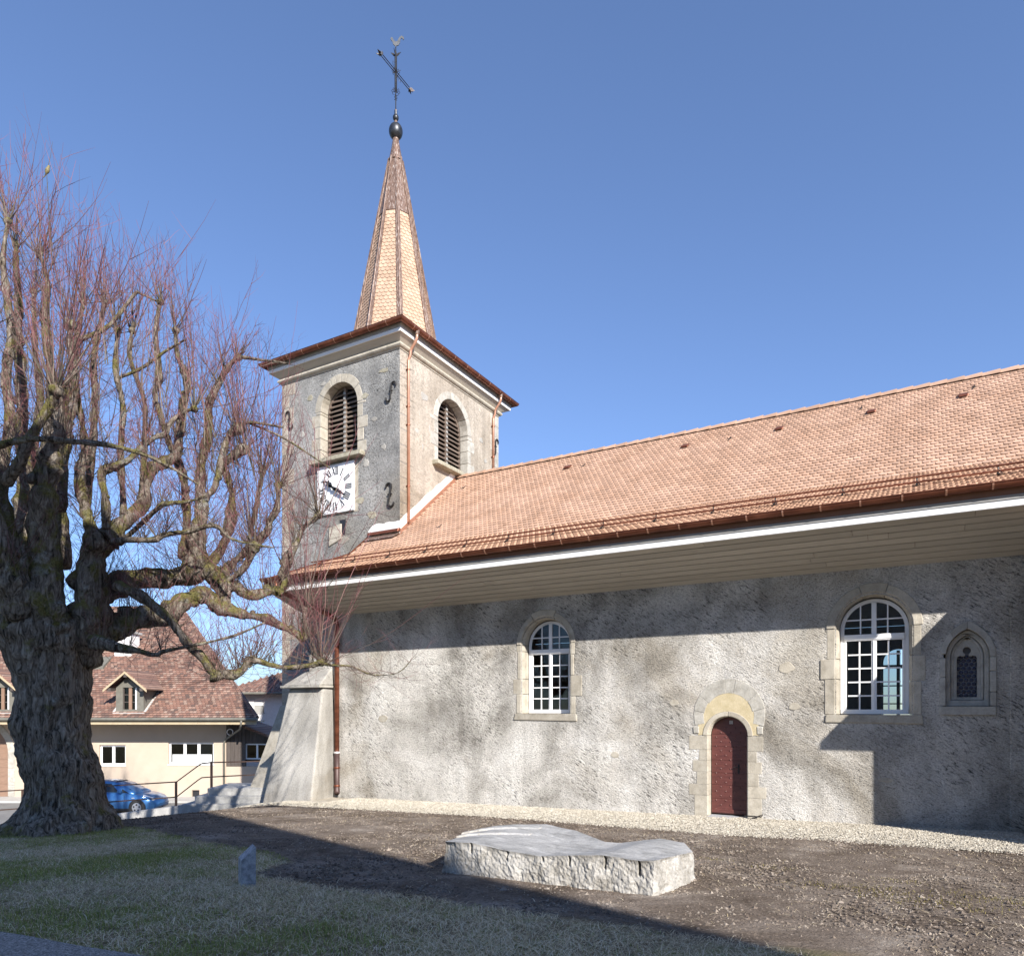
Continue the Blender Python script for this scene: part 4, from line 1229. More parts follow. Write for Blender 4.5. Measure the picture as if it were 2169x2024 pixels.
# the churchyard ends at a low wall: beyond it the street lies deeper
far = (w_ > 27.15) & (xf < -18.5)
drop = np.clip((w_ - 27.15) / .25, 0, 1)
zf = np.where(far, zf * (1 - drop) + (-2.62) * drop, zf)
zf = np.where(xf < -60, -2.62, zf); zf = np.where((np.abs(yf) > 60), np.minimum(zf, -2.62), zf); zf = np.where(xf > 60, 0.0, zf)
nxg, nyg = len(gx), len(gy)
idx = np.arange(nxg * nyg).reshape(nyg, nxg)
Q = np.stack([idx[:-1, :-1], idx[:-1, 1:], idx[1:, 1:], idx[1:, :-1]], -1).reshape(-1, 4)

m, nt, b = new_mat('churchyard ground')
p = tex_coord(nt, world_pos=True)
soil = ramp(nt, noise_n(nt, p, .8, 9, .72, .6), [(0.36, (.105, .080, .061)), (0.47, (.175, .139, .110)), (0.56, (.235, .193, .157)), (0.66, (.34, .295, .25))])
soil = mix(nt, 1.0, soil, ramp(nt, noise_n(nt, p, 38, 3, .7), [(0.30, .45), (0.5, 1.0), (0.72, 1.35)]), 'MULTIPLY')
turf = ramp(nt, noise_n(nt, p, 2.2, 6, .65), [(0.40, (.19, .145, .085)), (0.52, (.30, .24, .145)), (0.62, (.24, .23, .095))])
at = nd(nt, 'ShaderNodeAttribute', attribute_name='turf')
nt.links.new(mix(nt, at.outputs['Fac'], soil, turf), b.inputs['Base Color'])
b.inputs['Roughness'].default_value = .95; b.inputs['Specular IOR Level'].default_value = .1
hh = math_n(nt, 'ADD', noise_n(nt, p, 14, 6, .75), math_n(nt, 'MULTIPLY', noise_n(nt, p, 60, 3, .7), .5))
bump(nt, b, hh, .9, .05)
M['ground'] = m
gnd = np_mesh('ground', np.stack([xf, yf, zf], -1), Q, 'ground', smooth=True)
att = gnd.data.attributes.new('turf', 'FLOAT', 'POINT')
td = turf_d(xf, yf)
td[ni] += .25 * fbm(xf[ni], yf[ni], 1.4, 5.5, 3)
att.data.foreach_set('value', np.clip(td / .25 + .5, 0, 1).astype(np.float32))
struct(gnd, 'brown churchyard soil and turf')

# paved path in the near left corner
m, nt, b = new_mat('exposed aggregate')
p = tex_coord(nt, world_pos=True)
vor = nd(nt, 'ShaderNodeTexVoronoi'); vor.inputs['Scale'].default_value = 85; nt.links.new(p, vor.inputs['Vector'])
c = ramp(nt, vor.outputs['Color'], [(0.1, (.09, .085, .08)), (0.5, (.22, .21, .195)), (0.9, (.42, .40, .37))])
nt.links.new(c, b.inputs['Base Color']); b.inputs['Roughness'].default_value = .85
bump(nt, b, vor.outputs['Distance'], .6, .01)
M['aggregate'] = m
n = 40; vs = []
for i in range(n + 1):
    x = -16 + 16 * i / n
    ye = -12.35 + .012 * math.sin(i * 1.7) + .105 * (x + 8.0)  # slants a little across the corner
    if x < -10: ye = -12.35 + .105 * -2.0 - .02 * (x + 10)
    ye = max(ye, -13.4)
    for yv in (ye, -15.2): vs.append((x, yv, ground_z(x, yv) + .035))
    vs.append((x, ye + .02, ground_z(x, ye) - .05))
path = MB().add(vs, [(i * 3, i * 3 + 3, i * 3 + 4, i * 3 + 1) for i in range(n)] + [(i * 3, i * 3 + 2, i * 3 + 5, i * 3 + 3) for i in range(n)]).build('paved_path', 'aggregate')
struct(path, 'speckled aggregate path beside the lawn')

# gravel strip along the wall: sheet plus loose stones
GV = [(-16.8, -2.3), (-14.5, -2.0), (-12, -1.9), (-9, -1.75), (-7, -1.9), (-4.5, -2.15), (-3, -2.35), (-1.5, -2.1), (0, -2.2), (2.6, -2.35)]
gvx = np.array([q[0] for q in GV]); gvy = np.array([q[1] for q in GV])
vs = []; n = 120; ny = 12
for i in range(n + 1):
    x = -16.9 + 19.5 * i / n
    ye = np.interp(x, gvx, gvy) + .10 * noise.noise(Vector((x * 1.3, 0, 4))) + .05 * noise.noise(Vector((x * 5, 1, 4)))
    y_in = 0.3 if x > -13.9 else -.2
    for j in range(ny + 1):
        t = j / ny; y = y_in + (ye - y_in) * t
        hump = .075 * (1 - t) + .02 * math.sin(math.pi * t)
        vs.append((x, y, ground_z(x, y) + .006 + hump * (1 if t < 1 else 0) + .012 * noise.noise(Vector((x * 3, y * 3, 0))) * (1 - t)))
k = ny + 1
M['gravel'] = simple('pale gravel', [(0.3, (.36, .315, .245)), (0.5, (.47, .42, .34)), (0.7, (.56, .51, .43))], 3, .95, 55, .9, .03, fine=.35)
M['pebble'] = simple('loose gravel', [(0.3, (.36, .32, .25)), (0.7, (.58, .54, .46))], 9, .9, 50, .2, .005, per_piece=.38)
gs_ = MB().add(vs, [(i * k + j, i * k + j + 1, (i + 1) * k + j + 1, (i + 1) * k + j) for i in range(n) for j in range(ny)]).build('gravel_strip', 'gravel', smooth=True)
struct(gs_, 'strip of pale gravel along the foot of the church wall')

OCT = np.array([(1, 0, 0), (0, 1, 0), (-1, 0, 0), (0, -1, 0), (0, 0, 1), (0, 0, -1)], float)
OF = np.array([(0, 1, 4), (1, 2, 4), (2, 3, 4), (3, 0, 4), (1, 0, 5), (2, 1, 5), (3, 2, 5), (0, 3, 5)])
def scatter_lumps(name, x, y, z, size, mat, flat=.6):
    n = len(x)
    base = OCT[None] * (1 + rng.uniform(-.35, .35, (n, 6, 1)))
    a = rng.uniform(0, 6.28, n); c, s = np.cos(a), np.sin(a)
    bx = base[..., 0] * c[:, None] - base[..., 1] * s[:, None]; by = base[..., 0] * s[:, None] + base[..., 1] * c[:, None]
    st = rng.uniform(.7, 1.4, (n, 1))
    V = np.stack([bx * st * size[:, None] + x[:, None], by * size[:, None] + y[:, None], base[..., 2] * size[:, None] * flat + z[:, None]], -1).reshape(-1, 3)
    F = (OF[None] + (np.arange(n) * 6)[:, None, None]).reshape(-1, 3)
    o = np_mesh(name, V, F, mat, tris=True)
    o['kind'] = 'stuff'
    return o
def in_view(x, y, m=.03):
    w_, u_ = cam_wu(x, y)
    t = u_ / np.maximum(w_, .1)
    return (w_ > 3.5) & (np.abs(t) < .72 + m)
n = 52000
x = rng.uniform(-16.5, 2.6, n); t = rng.uniform(0, 1, n) ** .8
ye = np.interp(x, gvx, gvy)
yin = np.where(x > -13.9, 0, -.9)
y = yin + (ye - .28 * rng.uniform(0, 1, n) ** 3 - yin) * t
keep = in_view(x, y) & ~((x < -13.9) & (y > -1.5) & (x > -16.4))
x, y, t = x[keep], y[keep], t[keep]
z = gz_np(x, y) + .006 + np.where(y > np.interp(x, gvx, gvy), .075 * (1 - t) + .02 * np.sin(np.pi * t), 0) + .004
o = scatter_lumps('gravel', x, y, z, rng.uniform(.007, .020, len(x)), 'pebble')
tag(o, 'loose pale gravel stones along the church wall', 'gravel', kind='stuff')

# soil clods and crumbs on the bare ground
M['clod'] = simple('soil clods', [(0.36, (.09, .068, .052)), (0.5, (.17, .136, .108)), (0.66, (.30, .255, .21))], 3, .95, 60, .3, .01, per_piece=.45)
n = 90000
x = rng.uniform(-18, 2.6, n); y = -10.2 + 8.4 * rng.uniform(0, 1, n)
dens = fbm(x, y, .9, 12.0, 2)
keep = in_view(x, y) & (turf_d(x, y) < .1) & (y < np.interp(x, gvx, gvy) + .1) & (rng.uniform(0, 1, n) < np.clip(.45 + .6 * dens + .02 * (x + 8), .08, 1))
x, y = x[keep], y[keep]
o = scatter_lumps('soil_clods', x, y, gz_np(x, y) + .006, rng.uniform(.006, .02, len(x)) * np.where(rng.uniform(0, 1, len(x)) < .05, 1.9, 1), 'clod', .75)
tag(o, 'crumbled brown soil clods on the bare churchyard', 'soil', kind='stuff')

# grass: short green tufts and long dry straw
def blades(name, x, y, h, wd, lean, mat, lay=0.0):
    n = len(x); a = rng.uniform(0, 6.28, n)
    z = gz_np(x, y) - .005
    dx, dy_ = np.cos(a), np.sin(a); px, py = -dy_, dx
    b0 = np.stack([x - px * wd, y - py * wd, z], -1); b1 = np.stack([x + px * wd, y + py * wd, z], -1)
    mx, my = x + dx * lean * h * .4, y + dy_ * lean * h * .4; mz = z + h * (.62 - lay * .42)
    m0 = np.stack([mx - px * wd * .8, my - py * wd * .8, mz], -1); m1 = np.stack([mx + px * wd * .8, my + py * wd * .8, mz], -1)
    tp = np.stack([x + dx * lean * h, y + dy_ * lean * h, z + h * (1 - lay * .82)], -1)
    V = np.stack([b0, b1, m0, m1, tp], 1).reshape(-1, 3)
    F = np.array([(0, 1, 2), (2, 1, 3), (2, 3, 4)])
    F = (F[None] + (np.arange(n) * 5)[:, None, None]).reshape(-1, 3)
    o = np_mesh(name, V, F, mat, tris=True)
    return o
def blade_mat(name, c1, c2, c3):
    m, nt, b = new_mat(name)
    g = nd(nt, 'ShaderNodeNewGeometry')
    c = ramp(nt, g.outputs['Random Per Island'], [(0, c1), (.55, c2), (1, c3)])
    nt.links.new(c, b.inputs['Base Color']); b.inputs['Roughness'].default_value = .7; b.inputs['Specular IOR Level'].default_value = .2
    return m
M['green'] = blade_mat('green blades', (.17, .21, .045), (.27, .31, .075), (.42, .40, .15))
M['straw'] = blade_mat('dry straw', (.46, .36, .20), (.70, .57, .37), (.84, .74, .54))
n = 480000
x = rng.uniform(-17.5, 1.5, n); y = rng.uniform(-13.2, -6.6, n)
td_ = turf_d(x, y)
pathy = np.clip(-12.35 + .105 * (x + 8.0), -13.4, 9)
ok = in_view(x, y) & (td_ > -.05) & (y > np.where(x < -10, -12.6, pathy) - .02)
x, y, td_ = x[ok], y[ok], td_[ok]
gn = .75 * fbm(x, y, .55, 21.0, 4) + .35 * fbm(x, y, 3.2, 4.0, 2)
keep = (rng.uniform(0, 1, len(x)) < np.clip(.30 + .75 * gn, .10, .8)) & (td_ + .35 * gn > .0)
# keep the flare of the trunk free
keep &= np.hypot(x + 14.4, y + 7.9) > .95
xg, yg, gg = x[keep], y[keep], gn[keep]
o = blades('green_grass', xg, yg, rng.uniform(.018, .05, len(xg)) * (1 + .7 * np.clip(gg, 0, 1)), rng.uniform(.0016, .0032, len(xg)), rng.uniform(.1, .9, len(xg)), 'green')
tag(o, 'short patchy green grass on the shaded lawn', 'grass', kind='stuff')
keep = (rng.uniform(0, 1, len(x)) < np.clip(.42 - .5 * gn, .18, .85)) & (td_ - .25 * gn > .05)
keep &= np.hypot(x + 14.4, y + 7.9) > 1.3
xs, ys = x[keep], y[keep]
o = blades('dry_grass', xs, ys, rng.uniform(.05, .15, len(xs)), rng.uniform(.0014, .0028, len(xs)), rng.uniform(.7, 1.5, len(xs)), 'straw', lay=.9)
tag(o, 'flattened pale dry grass on the lawn', 'grass', kind='stuff')
# stray straw and thin moss on the bare soil
n = 5200
x = rng.uniform(-13, 2.4, n); y = rng.uniform(-9.8, -2.3, n)
ok = in_view(x, y) & (turf_d(x, y) < 0)
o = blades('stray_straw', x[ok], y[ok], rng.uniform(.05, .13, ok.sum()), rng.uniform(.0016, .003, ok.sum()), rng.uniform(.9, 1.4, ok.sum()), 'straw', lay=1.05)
tag(o, 'stray straw blades scattered on the bare soil', 'straw', kind='stuff')
M['moss'] = blade_mat('yellow moss', (.12, .10, .03), (.17, .145, .045), (.22, .19, .07))
cl = [(-.2, -6.5, .35), (-.55, -6.2, .28), (.25, -6.75, .35), (-1.0, -6.3, .22), (.5, -6.1, .25), (-1.6, -5.4, .2), (-.2, -5.6, .18), (.9, -6.3, .25), (-2.6, -5.1, .15)]
xs, ys = [], []
for a, b_, r_ in cl:
    k = int(700 * r_)
    xs.append(a + r_ * 1.6 * rng.normal(0, .6, k)); ys.append(b_ + r_ * .8 * rng.normal(0, .6, k))
x, y = np.concatenate(xs), np.concatenate(ys)
o = blades('moss_patch', x, y, rng.uniform(.012, .03, len(x)), rng.uniform(.002, .004, len(x)), rng.uniform(.2, .9, len(x)), 'moss')
tag(o, 'yellowish moss patches on the bare soil', 'moss', kind='stuff')

# ================================================================== house behind the photographer (its shadow lies on the lawn)
T_ = Vector((.944, -.329, 0)); N_ = Vector((-.329, -.944, 0))
nb = thing('town_house', 'tall plain town house behind the viewer, shading the lawn', 'house', (-1.0, -21.0, 0.3))
def TB(a, d, z):      # a along the eave, d back from the eave
    q = Vector((-1.0, 0, 0)); 
    # eave line through the point above and behind the ground shadow
    p0 = Vector((-.81, -9.34, 0)) + Vector((1.47, -.98, 0)) * 14.5
    q = p0 + T_ * a + N_ * d
    return (q.x, q.y, z)
M['town_wall'] = plaster('town house render', [(0.3, (.70, .66, .58)), (0.7, (.78, .74, .66))], bstr=.3, dark=.08)
mb = MB(TB); mb.box(-22.0, 2.5, .5, 10, -.4, 14.6); mb.build('wall', 'town_wall', nb)
mb = MB(TB); mb.prism([(0, 14.68), (0, 14.85), (5.25, 17.6), (10.5, 14.85), (10.5, 14.68)], 'x', -22.4, 2.9); mb.build('roof', 'tile', nb)
for a in (-20, -16.5, -13, -9.5, -6, -2.5, .8):
    for z in (1.6, 4.8, 8.0, 11.2):
        mb = MB(TB); mb.box(a - .55, a + .55, .44, .5, z, z + 1.7); f = mb.build('window', 'white_paint', nb)
        mb = MB(TB); mb.box(a - .45, a + .45, .42, .44, z + .1, z + 1.6); mb.build('pane', 'glass_dark', f)
# ================================================================== the old lime tree
FW = Vector((-math.sin(YAW), math.cos(YAW), 0)); RT = Vector((math.cos(YAW), math.sin(YAW), 0))
FOOT = Vector((-14.4, -7.9, -.05))
TA, TB_ = Vector((.8686, .4955, 0)), Vector((-.4955, .8686, 0))      # the tree's own sideways and back directions
def tp(u, h_, d=0.0):
    """a point of the tree from its foot: sideways, height, back (metres)"""
    return FOOT + TA * u + TB_ * d + Vector((0, 0, h_))
tree = thing('lime_tree', 'huge old bare lime tree with knobbly mossy limbs and red twigs', 'tree', (-14.4, -7.9, -.05))

def bark_mat(name, moss_lo, lich_lo, gain):
    m, nt, b = new_mat(name)
    p = tex_coord(nt, world_pos=True)
    pv = tex_coord(nt, (4.2, 4.2, .9), world_pos=True)
    fur = noise_n(nt, pv, 3.2, 7, .68, 1.0)
    c = ramp(nt, fur, [(0.36, (.022, .018, .014)), (0.45, (.085 * gain, .068 * gain, .052 * gain)), (0.55, (.17 * gain, .142 * gain, .115 * gain)), (0.68, (.28 * gain, .25 * gain, .21 * gain))])
    lich = ramp(nt, noise_n(nt, p, 1.9, 7, .72), [(lich_lo, 0.0), (lich_lo + .08, .75)])
    c = mix(nt, lich, c, ramp(nt, noise_n(nt, p, 22, 4, .7), [(0.36, (.15, .15, .135)), (0.64, (.44, .44, .41))]))
    g = nd(nt, 'ShaderNodeNewGeometry'); sx = nd(nt, 'ShaderNodeSeparateXYZ'); nt.links.new(g.outputs['Normal'], sx.inputs[0])
    mo = math_n(nt, 'ADD', noise_n(nt, p, 2.3, 6, .7), math_n(nt, 'MULTIPLY', sx.outputs['Z'], .08))
    mossf = ramp(nt, mo, [(moss_lo, 0.0), (moss_lo + .10, .85)])
    c = mix(nt, mossf, c, ramp(nt, noise_n(nt, p, 30, 4, .7), [(0.36, (.065, .060, .014)), (0.64, (.21, .19, .06))]))
    nt.links.new(c, b.inputs['Base Color']); b.inputs['Roughness'].default_value = .95; b.inputs['Specular IOR Level'].default_value = .1
    hgt = math_n(nt, 'ADD', fur, math_n(nt, 'MULTIPLY', noise_n(nt, p, 30, 4, .7), .35))
    bump(nt, b, hgt, 1.0, .07)
    return m
M['bark'] = bark_mat('lime bark', .59, .58, 1.35)
M['limb_bark'] = bark_mat('mossy limb bark', .50, .57, 1.3)
m, nt, b = new_mat('lime twigs')
at = nd(nt, 'ShaderNodeAttribute', attribute_name='tip')
g = nd(nt, 'ShaderNodeNewGeometry')
c = ramp(nt, at.outputs['Fac'], [(0.0, (.085, .070, .050)), (0.3, (.115, .090, .070)), (0.5, (.125, .066, .060)), (1.0, (.15, .040, .052))])
c = mix(nt, 1.0, c, ramp(nt, g.outputs['Random Per Island'], [(0, .40), (1, 1.5)]), 'MULTIPLY')
nt.links.new(c, b.inputs['Base Color']); b.inputs['Roughness'].default_value = .6; b.inputs['Specular IOR Level'].default_value = .25
M['twig'] = m

def wob(p, s, a, seed=0.0):
    return a * noise.noise(Vector(p) * s + Vector((seed, 0, seed)))
def catmull(pts, rad, sub):
    out, ro = [], []
    n = len(pts)
    for i in range(n - 1):
        p0, p1, p2, p3 = pts[max(i - 1, 0)], pts[i], pts[i + 1], pts[min(i + 2, n - 1)]
        for k in range(sub):
            t = k / sub
            out.append(.5 * ((2 * p1) + (p2 - p0) * t + (2 * p0 - 5 * p1 + 4 * p2 - p3) * t * t + (3 * p1 - p0 - 3 * p2 + p3) * t ** 3))
            ro.append(rad[i] + (rad[i + 1] - rad[i]) * t)
    out.append(pts[-1]); ro.append(rad[-1])
    return out, ro
def gnarled(pts, rad, sides, rough, sub=5, seed=0.0):
    """tube with burrs and hollows"""
    P_, r_ = catmull(pts, rad, sub)
    mb = MB().tube(P_, r_, sides, True)
    vs = []
    n = sides
    for i, v in enumerate(mb.v):
        c = P_[i // n]; d = Vector(v) - c
        k = 1 + rough * (noise.noise(Vector(v) * 3.2 + Vector((seed, 0, 0))) * .9 + noise.noise(Vector(v) * 8.0) * .6 + noise.noise(c * 4.5 + Vector((0, seed, 0))) * .75)
        vs.append(tuple(c + d * max(k, .35)))
    mb.v = vs
    return mb

# trunk: rings measured left and right of its axis, bulging burrs, flaring roots
TR = [(-0.37, -1.27, 1.34), (-0.11, -1.18, 1.25), (0.07, -1.07, 1.12), (0.22, -0.94, 1.05), (0.43, -0.74, 0.95), (0.64, -0.62, 0.85), (0.84, -0.58, 0.83), (1, -0.6, 0.85), (1.18, -0.69, 0.8), (1.41, -0.74, 0.71), (1.64, -0.76, 0.59), (1.84, -0.81, 0.58), (2, -0.91, 0.57), (2.18, -0.85, 0.56), (2.46, -0.78, 0.58), (2.82, -0.8, 0.58), (3.1, -0.87, 0.59), (3.37, -0.98, 0.61), (3.62, -1.09, 0.66), (3.83, -1.2, 0.72), (4.03, -1.16, 0.68), (4.19, -0.96, 0.5)]   # height, left edge, right edge
n = 40; vs = []
for i, (yy_, l, r_) in enumerate(TR):
    c = tp((l + r_) / 2, yy_, 0.01); rad = (r_ - l) / 2 * .94
    flare = max(0, (.60 - yy_) / .82)
    for k in range(n):
        t = 2 * math.pi * k / n
        d = RT * math.cos(t) + FW * math.sin(t)
        q = c + d * rad
        kk = 1 + .10 * noise.noise(q * 1.3) + .07 * noise.noise(q * 3.1) + .035 * noise.noise(q * 8)
        kk += flare * (.13 * math.sin(5 * t + .6) + .07 * math.sin(9 * t + 1.7))
        vs.append(tuple(c + d * rad * kk))
fs = [(i * n + k, i * n + (k + 1) % n, (i + 1) * n + (k + 1) % n, (i + 1) * n + k) for i in range(len(TR) - 1) for k in range(n)] + [tuple((len(TR) - 1) * n + k for k in range(n))]
trunk = MB().add(vs, fs).build('trunk', 'bark', tree, smooth=True)
sub = trunk.modifiers.new('sub', 'SUBSURF'); sub.levels = 2; sub.render_levels = 2
tx = bpy.data.textures.new('burr', 'CLOUDS'); tx.noise_scale = .22; tx.noise_depth = 4
dm = trunk.modifiers.new('burr', 'DISPLACE'); dm.texture = tx; dm.strength = .17; dm.mid_level = .56

